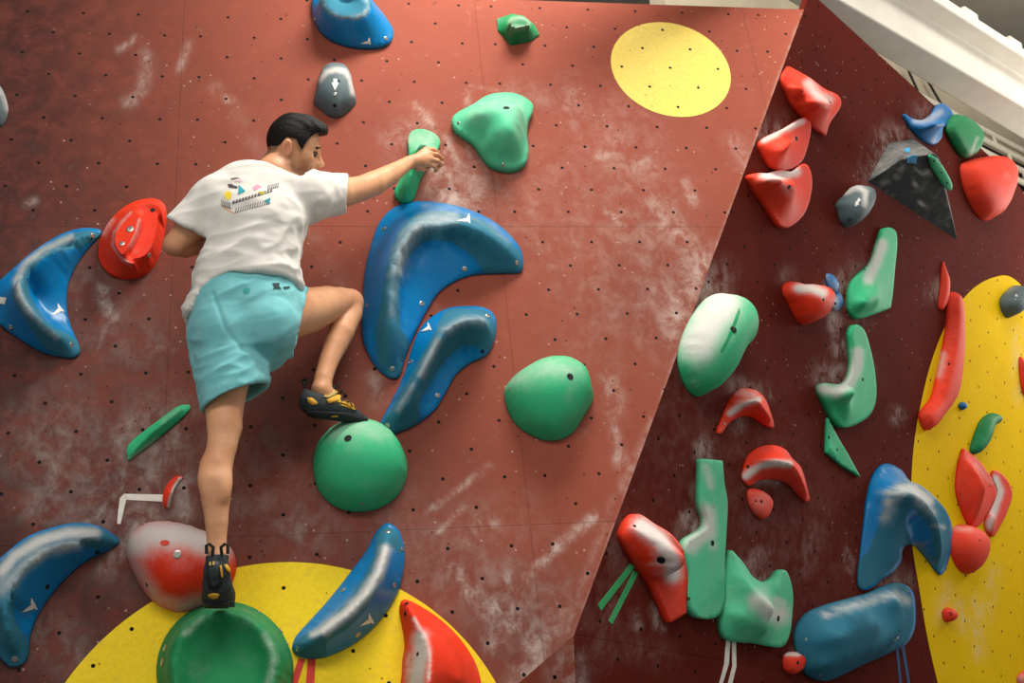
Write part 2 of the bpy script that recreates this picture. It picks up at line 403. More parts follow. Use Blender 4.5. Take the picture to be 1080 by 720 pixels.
def paint_attr(o, px, strokes, name):
    a = np.zeros(len(px))
    for pts, r, k in strokes: e = np.exp(-(segdist(px, np.array(pts, float)) / r) ** 2); a = np.maximum(a, k * e) if k > 0 else a * (1 + k * np.minimum(e * 1.6, 1))
    attr(o, name, a)
CH_BACK = [([(493,95),(493,170)],3,.5),([(496,92),(545,97)],2.5,.35),([(437,110),(470,148),(482,170)],3.5,.8),([(455,165),(480,215)],26,.75),([(500,180),(502,250)],16,.55),([(440,130),(420,150)],20,.35),
  ([(600,88),(603,130)],12,.35),([(632,165),(655,160),(680,172),(690,180)],8,.6),([(672,172)],12,.6),([(637,222),(660,238)],3.5,.95),([(722,190),(733,215)],5,.7),([(690,215),(720,255),(735,275)],18,.55),
  ([(745,275),(725,310),(705,345)],20,.75),([(690,300),(720,320)],14,.45),([(775,150),(785,165)],12,.4),([(637,395),(645,430),(653,490)],5,1.0),([(643,400),(650,430)],11,.5),([(655,480),(662,485)],7,.6),
  ([(515,493),(450,540)],4,.75),([(487,536),(463,560)],4,.85),([(503,548),(522,552)],6,.6),([(628,545),(600,565),(575,590),(540,622)],6,.95),([(628,545),(600,566)],3,1.0),([(535,607),(538,612)],7,.7),([(480,600),(492,615),(500,628)],11,.8),
  ([(475,622),(490,625)],5,.8),([(520,640),(545,660),(560,690),(560,730)],22,.85),([(515,650),(520,680)],12,.8),([(590,700),(596,725)],10,.9),([(575,660),(590,640)],18,.5),([(598,640),(560,690)],14,.55),([(598,665),(640,545),(700,420)],5,.4),
  ([(107,305),(112,330)],8,.75),([(118,322),(120,335)],6,.7),([(113,340),(100,375)],3,.35),([(30,215),(35,212)],5,.5),([(150,55),(157,70),(147,100),(135,108)],7,.5),([(125,52),(145,40)],4,.5),([(188,75),(200,45)],4,.45),([(227,93),(230,102)],5,.8),([(236,103),(243,106)],4,.7),
  ([(110,535),(95,550),(85,560)],5,.7),([(120,520),(150,505)],6,.6),([(190,505),(197,540)],13,.75),([(160,545),(140,560)],14,.7),([(140,440),(125,460),(130,500)],12,.45),([(155,445),(140,480)],16,.45),([(60,485),(55,520)],16,.4),([(35,530),(70,545)],22,.35),
  ([(130,575),(115,600)],16,.5),([(60,470),(150,560)],60,.34),([(170,460),(150,520)],45,.45),([(40,660),(80,690)],30,.3),([(848,10),(605,670)],1.6,.5),([(230,480),(320,560)],60,.2),([(70,300),(140,360)],45,.18),([(545,672),(546,695)],6,-1.0),([(420,560),(540,560)],40,.2),([(480,600),(560,640)],50,.3),([(180,475),(185,440)],10,.5),([(555,250),(580,270)],12,.2),([(582,281)],5,.6),([(640,330)],10,.2),([(520,170),(560,220)],40,.22),([(400,420),(395,400)],10,.5),([(365,310),(250,120)],10,.12),([(545,97),(620,110)],14,.25),
  ([(300,560),(330,555)],18,.4),([(240,540),(280,530)],22,.3),([(150,365),(185,370)],4,.35),([(500,560),(480,580)],14,.35),([(650,150),(700,330)],50,.28),([(600,200),(640,330)],50,.2)]
DIRT_FALLOFF_BACK = [([(-60,-40),(-60,760)],290,1.2),([(100,480),(100,650)],200,1.05),([(60,200),(120,400)],170,.95),([(220,330),(300,440)],130,.85),([(400,520),(300,600)],120,.75),([(120,520),(60,540),(200,560)],110,.9),([(160,460)],90,.8),([(300,560)],90,.6),([(60,350),(60,450)],100,.45),([(540,660)],90,.75),([(470,590)],80,.5),([(690,300)],110,.3),([(480,190)],60,.3),([(300,480),(330,420)],80,.35),([(30,660),(60,690)],70,.7)]  # dirt tone, with the light falloff at the left painted in
CH_RIGHT = [([(735,322),(748,300)],14,.8),([(760,290),(757,330)],16,.4),([(742,468),(744,480)],9,.95),([(728,560),(724,545)],12,.8),([(735,520)],14,.3),([(690,640),(697,660)],6,.7),([(668,645),(672,660)],6,.6),([(790,602),(800,585)],14,.5),
  ([(800,612),(812,608)],6,.6),([(798,505),(815,505)],9,.6),([(805,415),(775,405)],10,.5),([(778,445),(782,450)],8,.6),([(890,300),(902,310)],16,.55),([(876,300),(880,345),(886,370)],8,.8),([(868,395),(885,395)],12,.7),([(900,330),(905,290)],18,.3),
  ([(925,180),(940,150)],16,.6),([(815,135),(805,140)],12,.4),([(990,300),(985,310)],8,.5),([(905,395)],20,.2),([(860,560),(850,600)],14,.25),([(945,435),(947,440)],7,.7),([(935,610),(950,615)],14,.5),([(840,690)],8,.4),
  ([(660,560),(640,640),(625,690)],25,.15),([(720,440),(830,570)],90,.09),([(610,690),(612,720)],8,.5),([(640,680),(700,690)],15,.15),([(960,140),(975,120)],14,.3),([(830,290)],10,.3),([(893,580),(897,600)],5,.5)]
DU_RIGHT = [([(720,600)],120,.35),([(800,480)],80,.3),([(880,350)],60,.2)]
CH_YELLOW = [([(1010,640),(1018,660)],8,.7),([(1030,630),(1033,690)],7,.6),([(1000,620),(990,650)],8,.5),([(1050,600),(1040,650)],7,.4),([(1072,350),(1074,420)],6,.5)]

def wall_grid(name, fr, vs, uL, uR, n, mat, strokes, dust_shade):
    rows = []
    for v in vs:
        a, b = uL(v), uR(v); rows.append(np.column_stack([np.linspace(a, b, n), np.full(n, v), np.zeros(n)]))
    V = np.vstack(rows); f = []
    for j in range(len(vs) - 1):
        for i in range(n - 1): f.append((j*n+i, j*n+i+1, (j+1)*n+i+1, (j+1)*n+i))
    o = mesh_obj(name, V, f, mat, None, fr.mat, False)
    px = to_px(fr.loc(V))
    paint_attr(o, px, strokes, 'chalk'); paint_attr(o, px, dust_shade, 'dust_shade')
    s = o.modifiers.new('thickness', 'SOLIDIFY'); s.thickness = .03; s.offset = -1
    return tag(o, kind='structure')
VT = e0[1]; Bp = BACK.p3(545, 722); Cp = RIGHT.p3(608, 740)
FLOOR_V = -EYE / ct
def u_edge(v):
    if v >= e1[1]: t = (v - e1[1]) / (e0[1] - e1[1]); return e1[0] + t * (e0[0] - e1[0])
    t = (v - e1[1]) / (Bp[1] - e1[1]); return e1[0] + t * (Bp[0] - e1[0])
vs = np.r_[np.linspace(FLOOR_V, e1[1], 150)[:-1], np.linspace(e1[1], VT, 210)]
wall_back = wall_grid('wall_back', BACK, vs, lambda v: -1.9, u_edge, 300, WM, CH_BACK, DIRT_FALLOFF_BACK)
e1r = np.array([(e1 - e0) @ u2, (e1 - e0) @ v2]); Cr = np.array([(Cp - e0) @ u2, (Cp - e0) @ v2])
vtop = np.mean([RIGHT.uv(*q)[1] for q in ((880, 31), (929, 65), (990, 109), (1030, 140))])
Ra, Rb = RIGHT.uv(1046, 152), RIGHT.uv(1080, 204); UMAX = Rb[0] + 1.0
def r_left(v):
    if v >= e1r[1]: return e1r[0] * (v / e1r[1]) if v < 0 else -v * e1r[0] / -e1r[1] if False else e1r[0] * (v / e1r[1])
    t = (v - e1r[1]) / (Cr[1] - e1r[1]); return e1r[0] + t * (Cr[0] - e1r[0])
def r_right(v): return min(UMAX, Ra[0] + (v - Ra[1]) * (Rb[0] - Ra[0]) / (Rb[1] - Ra[1]))
up_r = (W0.to_3x3() @ Vector(v2))[2]; un_r = (W0.to_3x3() @ Vector(u2))[2]; e0w = (W0 @ Vector(e0))[2]
fl_r = -e0w / up_r - .35
vs = np.r_[np.linspace(fl_r, e1r[1], 110)[:-1], np.linspace(e1r[1], vtop, 210)]
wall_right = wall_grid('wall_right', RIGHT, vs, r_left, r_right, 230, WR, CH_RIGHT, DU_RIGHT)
kB = (FLOOR_V - e1[1]) / (Bp[1] - e1[1]); kC = (fl_r - e1r[1]) / (Cr[1] - e1r[1])
tri = np.array([e1, e1 + kB * (Bp - e1), e1 + kC * (Cp - e1)])
fo = mesh_obj('wall_corner', tri, [(0, 1, 2)], WF, None, W0, False); tag(fo, kind='structure')
bmx = bmesh.new(); bmx.from_mesh(fo.data); bmesh.ops.subdivide_edges(bmx, edges=bmx.edges[:], cuts=60, use_grid_fill=True); bmesh.ops.recalc_face_normals(bmx, faces=bmx.faces[:]); bmx.to_mesh(fo.data); bmx.free()
fpx = to_px(np.array([v.co[:] for v in fo.data.vertices])); paint_attr(fo, fpx, [([(600,690),(600,730)],12,.9),([(590,705)],14,.7)], 'chalk'); paint_attr(fo, fpx, [([(590,700)],60,.6)], 'dust_shade')
print('edges', u_edge(VT), vtop, Ra, Rb, 'right top', r_left(0))

def painted(name, label, fr, poly_uv, mat, parent, strokes=()):
    P = resample(np.asarray(poly_uv, float), .03)
    lo, hi = P.min(0), P.max(0); g = np.array([(x, y) for x in np.arange(lo[0], hi[0], .03) for y in np.arange(lo[1], hi[1], .03)])
    g = g[inside(g, P)]; g = g[segdist(g, P, True) > .015]
    Q = np.vstack([P, g]); n = len(P)
    res = geometry.delaunay_2d_cdt([Vector(a) for a in Q], [(i, (i+1) % n) for i in range(n)], [], 1, 1e-6)
    v = [(a[0], a[1], .0012) for a in res[0]]; f = []
    for t in res[2]:
        a, b, c = (v[i] for i in t[:3]); f.append(t if (b[0]-a[0])*(c[1]-a[1])-(b[1]-a[1])*(c[0]-a[0]) > 0 else t[::-1])
    o = mesh_obj(name, v, f, mat, None, None, False); o.parent = parent; o['label'] = label
    paint_attr(o, to_px(fr.loc(np.array(v))), strokes, 'chalk') if strokes else attr(o, 'chalk', np.zeros(len(v)))
    return o
def fit_circle(P):
    P = np.array(P); A = np.column_stack([2*P, np.ones(len(P))]); s = np.linalg.lstsq(A, (P**2).sum(1), rcond=None)[0]
    r = math.sqrt(s[2] + s[0]**2 + s[1]**2); print('circle', s[:2], r, np.abs(np.linalg.norm(P - s[:2], axis=1) - r).max()); return s[:2], r
def circ(c, r, n=96): return [(c[0] + r*math.cos(2*math.pi*k/n), c[1] + r*math.sin(2*math.pi*k/n)) for k in range(n)]
c, r = fit_circle([BACK.uv(*q) for q in ((69,720),(89,693),(118,667),(155.6,635.6),(280,592.7),(313,592.7),(347,596.7),(423,621.7),(466.7,653),(496.7,683),(525,720))])
painted('painted_circle', 'large yellow painted circle at the bottom of the wall', BACK, circ(c, r), YB, wall_back)
c, r = fit_circle([BACK.uv(*q) for q in ((642.5,61),(655.6,37.5),(675,26.4),(694.4,23),(719.4,27),(744.4,40.3),(763.9,61),(770.6,86),(763.9,105.6),(747,118),(719.4,124),(691.7,119.4),(666.7,102.8),(650,83.3))])
painted('painted_circle', 'yellow painted circle near the top of the wall, overexposure painted into its colour', BACK, circ(c, r), YT, wall_back)
yp = [(988.8,720),(977.5,670),(970,625),(962,575),(960.5,540),(961,505),(963.5,470),(970,430),(982.5,380),(1000,337.5),(1022.5,307.5),(1035,298)]
c, r = fit_circle([RIGHT.uv(*q) for q in yp])
pts = [tuple(RIGHT.uv(*q)) for q in [(1000,760)] + yp + [(1047.5,292.5),(1062.5,290.8),(1075,298.8),(1084,312),(1094,340),(1110,420)]]
lastu = max(p[0] for p in pts); pts += [(lastu + .02, pts[-1][1] - .8), (lastu - .1, pts[0][1] - .5), (pts[0][0] + .15, pts[0][1] - .3)]
cp = catmull(pts, 6); cp[:, 0] = np.minimum(cp[:, 0], [r_right(v) - .01 for v in cp[:, 1]])
painted('painted_circle', 'big yellow painted area cut off by the right edge', RIGHT, cp, YR, wall_right, CH_YELLOW)

# ------------------------------------------------------------------ hall above and around
W3 = np.array(W0.to_3x3()); WT = np.array(W0.translation)
CW = W3 @ CAM + WT
def ray(px, py): d = W3 @ (RC.T @ np.array([(px - 540) / F, (py - 360) / F, 1.0])); return d / np.linalg.norm(d)
BEAM = plain('beam_plaster', '#e9e2d4', .8, var=.10, scale=6, bump=.15); ROOF = plain('roof_board', '#8a867a', .9, var=.2, scale=2); FAR = plain('hall_plaster', '#b4a892', .85, var=.2, scale=3)
RAIL = plain('painted_steel', '#cfc6b2', .5, var=.1); FLOORM = plain('crash_mat_vinyl', '#4d5257', .6, var=.15, scale=4, bump=.1); DARK = plain('dark_steel', '#2b2622', .6)
# direction of the beam: level, along the lower lip of its front face
nrm = np.cross(ray(885, 0), ray(1080, 113)); bd = np.cross(nrm, [0, 0, 1.0]); bd /= np.linalg.norm(bd); bd *= np.sign(bd @ ray(1080, 113))
fn = np.cross(bd, [0, 0, 1.0]); fn /= np.linalg.norm(fn)
if fn @ ray(1000, 60) > 0: fn = -fn                # front face looks towards the camera
D = 6.6
p_2 = CW + ray(1000, 66.5) * D
def on(pt, n, px, py): r_ = ray(px, py); return CW + r_ * (((pt - CW) @ n) / (r_ @ n))
Z = np.array([0, 0, 1.0])
p_3 = on(p_2, fn, 1000, 33); p_1 = on(p_2, Z, 1000, 100.5); p_4 = on(p_3, Z, 1000, 10); p_5 = on(p_4, fn, 1000, -1)
print('beam', p_1, p_2, p_3, p_4, p_5, bd, fn)
def sec(p): return np.array([(p - p_2) @ fn, (p - p_2)[2]])
prof = [sec(p_1), sec(p_2), sec(p_3), sec(p_4), sec(p_5)]
prof += [np.array([prof[0][0] - .25, prof[4][1]]), np.array([prof[0][0] - .25, prof[0][1] + .02])]
def prism(name, prof, a, b, mat, parent=None, bev=.0):
    n = len(prof); v = [p_2 + fn * q[0] + Z * q[1] + bd * t for t in (a, b) for q in prof]
    f = [tuple(range(n - 1, -1, -1)), tuple(range(n, 2 * n))] + [(k, (k+1) % n, n + (k+1) % n, n + k) for k in range(n)]
    o = mesh_obj(name, v, f, mat, None, None, False)
    bm = bmesh.new(); bm.from_mesh(o.data); bmesh.ops.recalc_face_normals(bm, faces=bm.faces[:]); bm.to_mesh(o.data); bm.free()
    if bev: m = o.modifiers.new('bevel', 'BEVEL'); m.width = bev; m.segments = 3
    if parent: o.parent = parent
    return o
# the back edge of the underside is not parallel to the face: fix it from two points along it
_a, _b = on(p_2, Z, 915, 50), on(p_2, Z, 1080, 147)
(sa, ta), (sb, tb) = ((float((p - p_2) @ fn), float((p - p_2) @ bd)) for p in (_a, _b))
def beam_prof(t):
    s_ = min(sa + (sb - sa) * (t - ta) / (tb - ta), -.03); q = [np.array([s_, prof[0][1]])] + prof[1:5]
    return q + [np.array([s_ - .004, prof[4][1]]), np.array([s_ - .004, prof[0][1] + .01])]
beam = tag(prism('trim_1', prof, -2.6, 4.5, BEAM, bev=.01), kind='structure')
for t_, off in ((-2.6, 0), (4.5, len(prof))):
    for k_, q_ in enumerate(beam_prof(t_)): beam.data.vertices[off + k_].co = Vector(p_2 + fn * q_[0] + Z * q_[1] + bd * t_)
print('soffit', sa, ta, sb, tb)
for px in (1032, 1078):
    q = on(p_5, fn, px, -1 + (px - 1000) * .57); t = (q - p_2) @ bd; s5 = sec(p_5)
    prism('bracket', [(s5[0] - .03, s5[1]), (s5[0] - .03, s5[1] + .07), (s5[0] - .16, s5[1] + .07), (s5[0] - .16, s5[1])], t - .07, t + .07, BEAM, beam, .008)
# wall of the hall behind the beam, and the steel grille fixed below it
hb = min(sa, sb) - .75
tag(prism('wall_hall', [(hb, -3.2), (hb, 2.5), (hb - .1, 2.5), (hb - .1, -3.2)], -1.0, 6.5, FAR), kind='structure')
def tube(name, pts, r, mat, parent=None, K=8):
    pts = [np.array(p, float) for p in pts]; v, f = [], []
    for i, p in enumerate(pts):
        d = pts[min(i + 1, len(pts) - 1)] - pts[max(i - 1, 0)]; d /= np.linalg.norm(d)
        a = np.cross(d, [0, 0, 1.0] if abs(d[2]) < .9 else [1.0, 0, 0]); a /= np.linalg.norm(a); b = np.cross(d, a)
        for k in range(K): v.append(p + r * (a * math.cos(2*math.pi*k/K) + b * math.sin(2*math.pi*k/K)))
    for i in range(len(pts) - 1):
        for k in range(K): f.append((i*K+k, i*K+(k+1) % K, (i+1)*K+(k+1) % K, (i+1)*K+k))
    f.append(tuple(range(K - 1, -1, -1))); f.append(tuple((len(pts) - 1) * K + k for k in range(K)))
    o = mesh_obj(name, v, f, mat, None, None, True, 50)
    if parent: o.parent = parent
    return o
gr = bpy.data.objects.new('steel_grille', None); C.objects.link(gr); tag(gr, 'pale steel grille of rails and rungs below the beam at the right edge', 'grille')
gp = p_2 + fn * (hb + .12)
rails = []
for y in (150, 160, 172, 184, 198):
    q = on(gp, fn, 1062, y); a = q - bd * 1.2; b = q + bd * 2.0; rails.append((a, b)); tube('rail', [a, b], .022, RAIL, gr)
for k in range(14):
    t = .02 + k / 14; j = k % 4
    tube('rung', [rails[j][0] * (1 - t) + rails[j][1] * t, rails[j + 1][0] * (1 - t - .02) + rails[j + 1][1] * (t + .02)], .016, RAIL, gr)
q0, q1 = rails[0], rails[4]
bp = [q0[0] - fn * .12, q0[1] - fn * .12, q1[1] - fn * .12 - Z * .3, q1[0] - fn * .12 - Z * .3]; bp += [p - fn * .03 for p in bp]
o = mesh_obj('dark_gap_sheet', bp, [(0,1,2,3),(7,6,5,4),(0,4,5,1),(1,5,6,2),(2,6,7,3),(3,7,4,0)], DARK, None, None, False); o.parent = gr  # dark sheet added behind the rails so the gaps come out dark
for (xa, ya, xb, yb) in ((958, 74, 968, 96), (979, 86, 994, 112)):
    o = tube('hanger_rod', [on(gp - fn * .08, fn, xa, ya), on(gp - fn * .08, fn, xb, yb)], .009, DARK, gr)
# roof and floor
zr = float(p_5[2] + 1.1)
tag(mesh_obj('ceiling', [(-9, -4, zr), (9, -4, zr), (9, 9, zr), (-9, 9, zr), (-9, -4, zr + .1), (9, -4, zr + .1), (9, 9, zr + .1), (-9, 9, zr + .1)], [(3,2,1,0),(4,5,6,7),(0,1,5,4),(1,2,6,5),(2,3,7,6),(3,0,4,7)], ROOF, None, None, False), kind='structure')
tag(mesh_obj('floor', [(-6, -7, 0), (7, -7, 0), (7, 5, 0), (-6, 5, 0), (-6, -7, -.1), (7, -7, -.1), (7, 5, -.1), (-6, 5, -.1)], [(0,1,2,3),(7,6,5,4),(0,4,5,1),(1,5,6,2),(2,6,7,3),(3,7,4,0)], FLOORM, None, None, False), kind='structure')

# ------------------------------------------------------------------ camera and light
cam = bpy.data.cameras.new('camera'); co_ = bpy.data.objects.new('camera', cam); C.objects.link(co_)
cam.sensor_width = 36; cam.lens = F / 1080 * 36; cam.clip_start = .05
Rw = W3 @ RC.T
mw = Matrix.Identity(4)
for r_ in range(3): mw[r_][0], mw[r_][1], mw[r_][2], mw[r_][3] = Rw[r_, 0], -Rw[r_, 1], -Rw[r_, 2], CW[r_]
co_.matrix_world = mw
bpy.context.scene.camera = co_
def area(name, pos, target, sx, sy, power, col):
    l = bpy.data.lights.new(name, 'AREA'); l.shape = 'RECTANGLE'; l.size = sx; l.size_y = sy; l.energy = power; l.color = col
    o = bpy.data.objects.new(name, l); C.objects.link(o)
    p = W0 @ Vector(pos); q = W0 @ Vector(target); o.location = p; o.rotation_euler = (q - p).to_track_quat('-Z', 'Y').to_euler(); return o
area('skylight', (1.6, 2.3, 1.35), (1.4, .3, 0), 1.5, .8, 165, (1.0, .945, .86))
area('front_fill', (.3, 2.2, 5.5), (.4, -.6, 0), 4.0, 1.6, 300, (1.0, .97, .92))  # soft frontal fill added behind the camera, an unseen source
area('beam_roof_fill', (4.2, 3.0, 3.2), (3.4, 1.3, -1.5), 2.0, 1.0, 45, (1.0, .96, .9))  # unseen lamp added to brighten the beam and roof
l_ = bpy.data.lights.new('beam_front_fill', 'AREA'); l_.shape = 'RECTANGLE'; l_.size = 3.0; l_.size_y = .5; l_.energy = 34; l_.color = (1.0, .97, .9)  # unseen lamp added close by to lighten the beam's front
lo_ = bpy.data.objects.new('beam_front_fill', l_); C.objects.link(lo_); lo_.location = Vector(p_3 + fn * 1.3 + Z * .75 + bd * .6); lo_.rotation_euler = Vector(p_2 - fn * .2 - (p_3 + fn * 1.3 + Z * .75)).to_track_quat('-Z', 'Y').to_euler()
l_ = bpy.data.lights.new('beam_underside_fill', 'AREA'); l_.shape = 'RECTANGLE'; l_.size = 1.6; l_.size_y = 1.0; l_.energy = 70; l_.color = (1.0, .95, .86)  # lamp added out of view to lift the beam's underside
lo_ = bpy.data.objects.new('beam_underside_fill', l_); C.objects.link(lo_); lo_.location = Vector(p_2 + fn * .9 - Z * .7 + bd * 2.6); lo_.rotation_euler = Vector(-bd * 2.6 - fn * 1.0 + Z * .75).to_track_quat('-Z', 'Y').to_euler()
w = bpy.data.worlds.new('hall_daylight'); bpy.context.scene.world = w; w.use_nodes = True
bg = w.node_tree.nodes['Background']; bg.inputs[0].default_value = (1.0, .97, .93, 1); bg.inputs[1].default_value = .5
vs_ = bpy.context.scene.view_settings; vs_.view_transform = 'Standard'; vs_.look = 'None'; vs_.exposure = 0; vs_.gamma = 1; vs_.use_curve_mapping = False
# ------------------------------------------------------------------ holds on the back wall
def ell(cx, cy, rx, ry, rot=0, n=20):
    r = math.radians(rot); return [(cx + rx*math.cos(a)*math.cos(r) - ry*math.sin(a)*math.sin(r), cy + rx*math.cos(a)*math.sin(r) + ry*math.sin(a)*math.cos(r)) for a in [2*math.pi*k/n for k in range(n)]]
def logo(ht, x, y, s, rot=0):
    r = math.radians(rot); c, d = math.cos(r), math.sin(r)
    def T(q): return [(x + s*(a*c - b*d), y + s*(a*d + b*c)) for a, b in q]
    decal(ht, 'logo', [T([(-1.0, .55), (.15, -.05), (.5, .15), (.25, .5)]), T([(.35, -.75), (.75, .6), (.45, .55), (.15, -.15)])], 'white', label='small white angular logo')

# blue fibreglass crescents
h = hold('climbing_hold', 'largest blue crescent hold, above the smaller blue one right of the climber’s knee', BACK,
  [(383,309),(385.6,282.6),(391.8,258),(398,240),(408.5,226),(422.6,217.3),(445.6,214),(472,217),(498.5,224.4),(521.4,236),(539,251),(548.8,265),(551.8,279),(549.6,287),(533.8,288.8),(498.5,290.6),(480.8,296.7),(463,309),(450.9,326.7),(436,356),(426,383),(421,397.8),(414.4,400),(403,394),(392,381),(383.3,361),(381.5,335)],
  'blue', mode='memb', rim=.012, sm=3, dens=34,
  feats=[[(546,277,.03),(530,257,.10),(507,242,.15),(481,233,.18),(459.7,231,.19),(443,237,.19),(429,251,.19),(420,268,.19),(415,290,.18),(413,314,.16),(412,343,.13),(411,365,.09),(413,386,.03)],
         [(514,283,.035),(500,271,.05),(481,259,.055),(461,254,.055),(446,259,.055),(434,269,.055),(428,283,.055),(424,304,.055),(423,328,.05),(426,350,.04)]],
  gripband=[(549,268),(536,254),(510,233),(480,224),(462,222),(440,226),(424,238),(414,258),(407,285),(402,320),(396,350),(400,385),(412,399),(422,396),(433,362),(424,348),(421.5,322),(422,300),(427,280),(434,266),(446,257),(461,252.5),(481,258),(498,270),(511,288),(533,288),(549,284)],
  chalk=[([(420,285),(425,262),(436,243),(455,231),(478,229)],11,.5),([(413,330),(416,300)],6,.35),([(440,240),(425,260),(419,285)],6,.55),([(490,226),(520,238),(536,252)],7,.25),([(450,217),(480,221)],7,.3)],
  screws=[(405,241,.009),(490,283.5,.009),(445,320,.009),(545,277,.009),(414,389,.009),(387,322,.008)])
logo(h, 491, 230, 8, 10)
h = hold('climbing_hold', 'blue curved hold in front of the largest blue crescent, hooked at its top end', BACK,
  [(400.4,450),(412,425.6),(425.6,396.7),(434.4,367.8),(443.3,347.8),(456.7,334.4),(472,326.7),(492,324.4),(512,326.7),(521,334.4),(523,347.8),(519,365.6),(512,375.6),(494.4,384.4),(481,395.6),(470,414.4),(459,432),(443,445.6),(425.6,454.4),(412,458.4),(403,455.6)],
  'blue', mode='memb', rim=.012, sm=3, dens=32,
  feats=[[(407,449,.02),(425.6,425.6,.11),(439,401,.16),(452,379,.18),(463,357,.19),(477,342,.19),(497,335,.18),(513,337,.12)],
         [(446,438,.03),(445,425,.04),(453,406,.045),(466,384,.05),(481,370,.05),(499,366,.045),(512,369,.03)]],
  gripband=[(402,450),(418,422),(434,394),(449,368),(462,343),(470,328),(495,325.5),(514,328.5),(522,342),(518,364),(512,370),(499,364),(482,368),(467,383),(453,405),(443,425),(442,445),(420,456),(404,455)],
  chalk=[([(444,395),(452,379),(462,360)],5,.55),([(470,348),(490,338),(508,338)],7,.42),([(420,433),(436,405)],4,.42)],
  screws=[(409,448.5,.009),(433,381.5,.009),(461.5,417,.009),(514.5,333,.009)], holes=[(508.5,370.5,.008)])
logo(h, 450, 345, 7, -8)
h = hold('climbing_hold', 'blue crescent hold left of the red oval hold, open to the right', BACK,
  [(107.3,245.4),(89.6,242.3),(70.8,246.5),(52,255.8),(31,270.4),(15.6,284),(0,298.5),(-7,312),(-4,332),(0,342),(20.8,358),(41.7,370.4),(60.4,376.3),(79,377.7),(84.4,372.5),(83.3,364),(77,349.6),(72,333),(70.8,314),(74,295.4),(83.3,276.7),(95.8,260)],
  'blue', mode='memb', rim=.012, sm=3, dens=34,
  feats=[[(101,247.5,.02),(79,250,.10),(58,259,.15),(38,269,.18),(23,283,.20),(18,298,.20),(22,312,.19),(33,328,.17),(49,344,.13),(64,355,.08),(75,364,.03)],
         [(91,262,.03),(62.5,268,.045),(43,279,.05),(34,293,.05),(36,309,.05),(44,327,.05),(58,342,.045),(68,349,.03)]],
  gripband=[(107,246),(90,243.5),(72,248),(54,256),(33,270),(20,284),(13,297),(14,315),(22,332),(36,352),(50,368),(62,376),(80,377),(84,370),(81,360),(68,350),(55,344),(41,327),(32,310),(30,292),(41,276),(62,266),(92,258.5),(98,255)],
  chalk=[([(75,250),(48,262),(26,278),(17,296),(21,314),(30,328)],5,.62),([(30,328),(46,346),(60,356)],4,.45)],
  screws=[(97.5,248.5,.009),(11.5,345,.009),(75,363.5,.009)])
logo(h, 60, 326, 8, -20); decal(h, 'logo', [[(0,313),(7.5,314),(5.5,321),(0,320)]], 'white', label='white rectangular mark')
h = hold('climbing_hold', 'blue crescent hold in the lower left corner, left of the chalky red dome', BACK,
  [(126.5,571.4),(114.6,561),(98.5,554),(75.6,553),(55,557.5),(29.8,567),(11.5,580.7),(0,591),(-9,607),(-11,632),(-10,660),(-3.4,687),(4.6,698.5),(12.6,703.6),(24,701),(29.8,691.7),(33,668.7),(40,650.4),(55,627.5),(71,609),(91.7,592),(114.6,580.5)],
  'blue', mode='memb', rim=.012, sm=3, dens=34,
  feats=[[(120,569.5,.02),(100,564,.11),(70,566,.16),(43,575,.19),(22,592,.2),(9,611,.2),(4,634,.19),(7,660,.14),(14,688,.04)],
         [(112,578,.03),(92,577,.045),(70,578,.05),(47,590,.05),(27,610,.05),(18,630,.05),(19,654,.045),(27,674,.03)]],
  gripband=[(126,571),(112,561),(98,555),(76,554),(55,558.5),(30,568),(12,581),(0,593),(-10,610),(-11,660),(-3,688),(12,703),(25,700),(30.5,682),(17,655),(14.5,630),(24,609),(45,588.5),(68,576),(92,576),(113,578)],
  chalk=[([(100,562),(70,562),(42,570),(16,586),(2,602)],7,.9),([(8,615),(26,595),(50,580),(80,574)],8,.6),([(0,620),(6,600)],12,.5)],
  screws=[(15.5,695,.009)], holes=[(50,618.5,.008),(103,582.5,.007)])
logo(h, 31, 638, 10, -12)
h = hold('climbing_hold', 'blue banana-shaped hold on the large yellow circle, right of the round green hold underfoot', BACK,
  [(409,552.8),(397.8,560.6),(386.7,580.6),(369,605),(344.4,636),(324.4,658),(311,674),(308.4,685),(313.3,691.7),(326.7,695),(344.4,692.8),(371,680.6),(393.3,662.8),(411,640.6),(422,618),(426,596),(425.6,576),(420,560.6)],
  'blue', mode='memb', rim=.012, sm=2, dens=32,
  feats=[[(409,562,.05),(405.5,582,.12),(398,607,.15),(383,632,.16),(361,653,.15),(338,670,.12),(316,684,.04)],
         [(396,571,.04),(390,588,.045),(374,614,.05),(352,640,.05),(329,662,.035)]],
  gripband=[(404,556),(397,566),(396,580),(389,598),(375,622),(356,644),(337,661),(318,671),(311,680),(314,690),(328,694),(344,691),(345,678),(366,663),(387,641),(402,614),(409,588),(410,576),(423,584),(424,572),(416,558)],
  chalk=[([(407,580),(398,607),(384,628),(364,648),(342,664)],7,1.0),([(330,669),(342,663)],5,.7)],
  screws=[(409,560.5,.009),(362,622,.008),(416,617,.008),(377.5,669,.009),(313.5,684.5,.009),(424,579,.007)])
logo(h, 387, 653, 9, -12)
h = hold('climbing_hold', 'blue oval hold at the top edge with a scooped dish in it', BACK,
  [(329,10),(333.5,28),(344.5,41),(362,49),(384,52.5),(403,51),(412,46),(414.5,36),(409,25),(399.6,12.6),(388,0),(370,-14),(350,-18),(335,-10)],
  'blue', mode='memb', rim=.02, sm=3,
  feats=[('loop', [(a, b, .13) for a, b in ell(364,3,25,15.5,8)]), ('loop', [(a, b, .05) for a, b in ell(364,0,12,6,8)]), [(364,0,.045)]],
  gripband=ell(364,3,28,18,8), chalk=[(ell(364,4,24,15,8),3,.45)], screws=[(332,20,.008),(407,40.5,.008)])
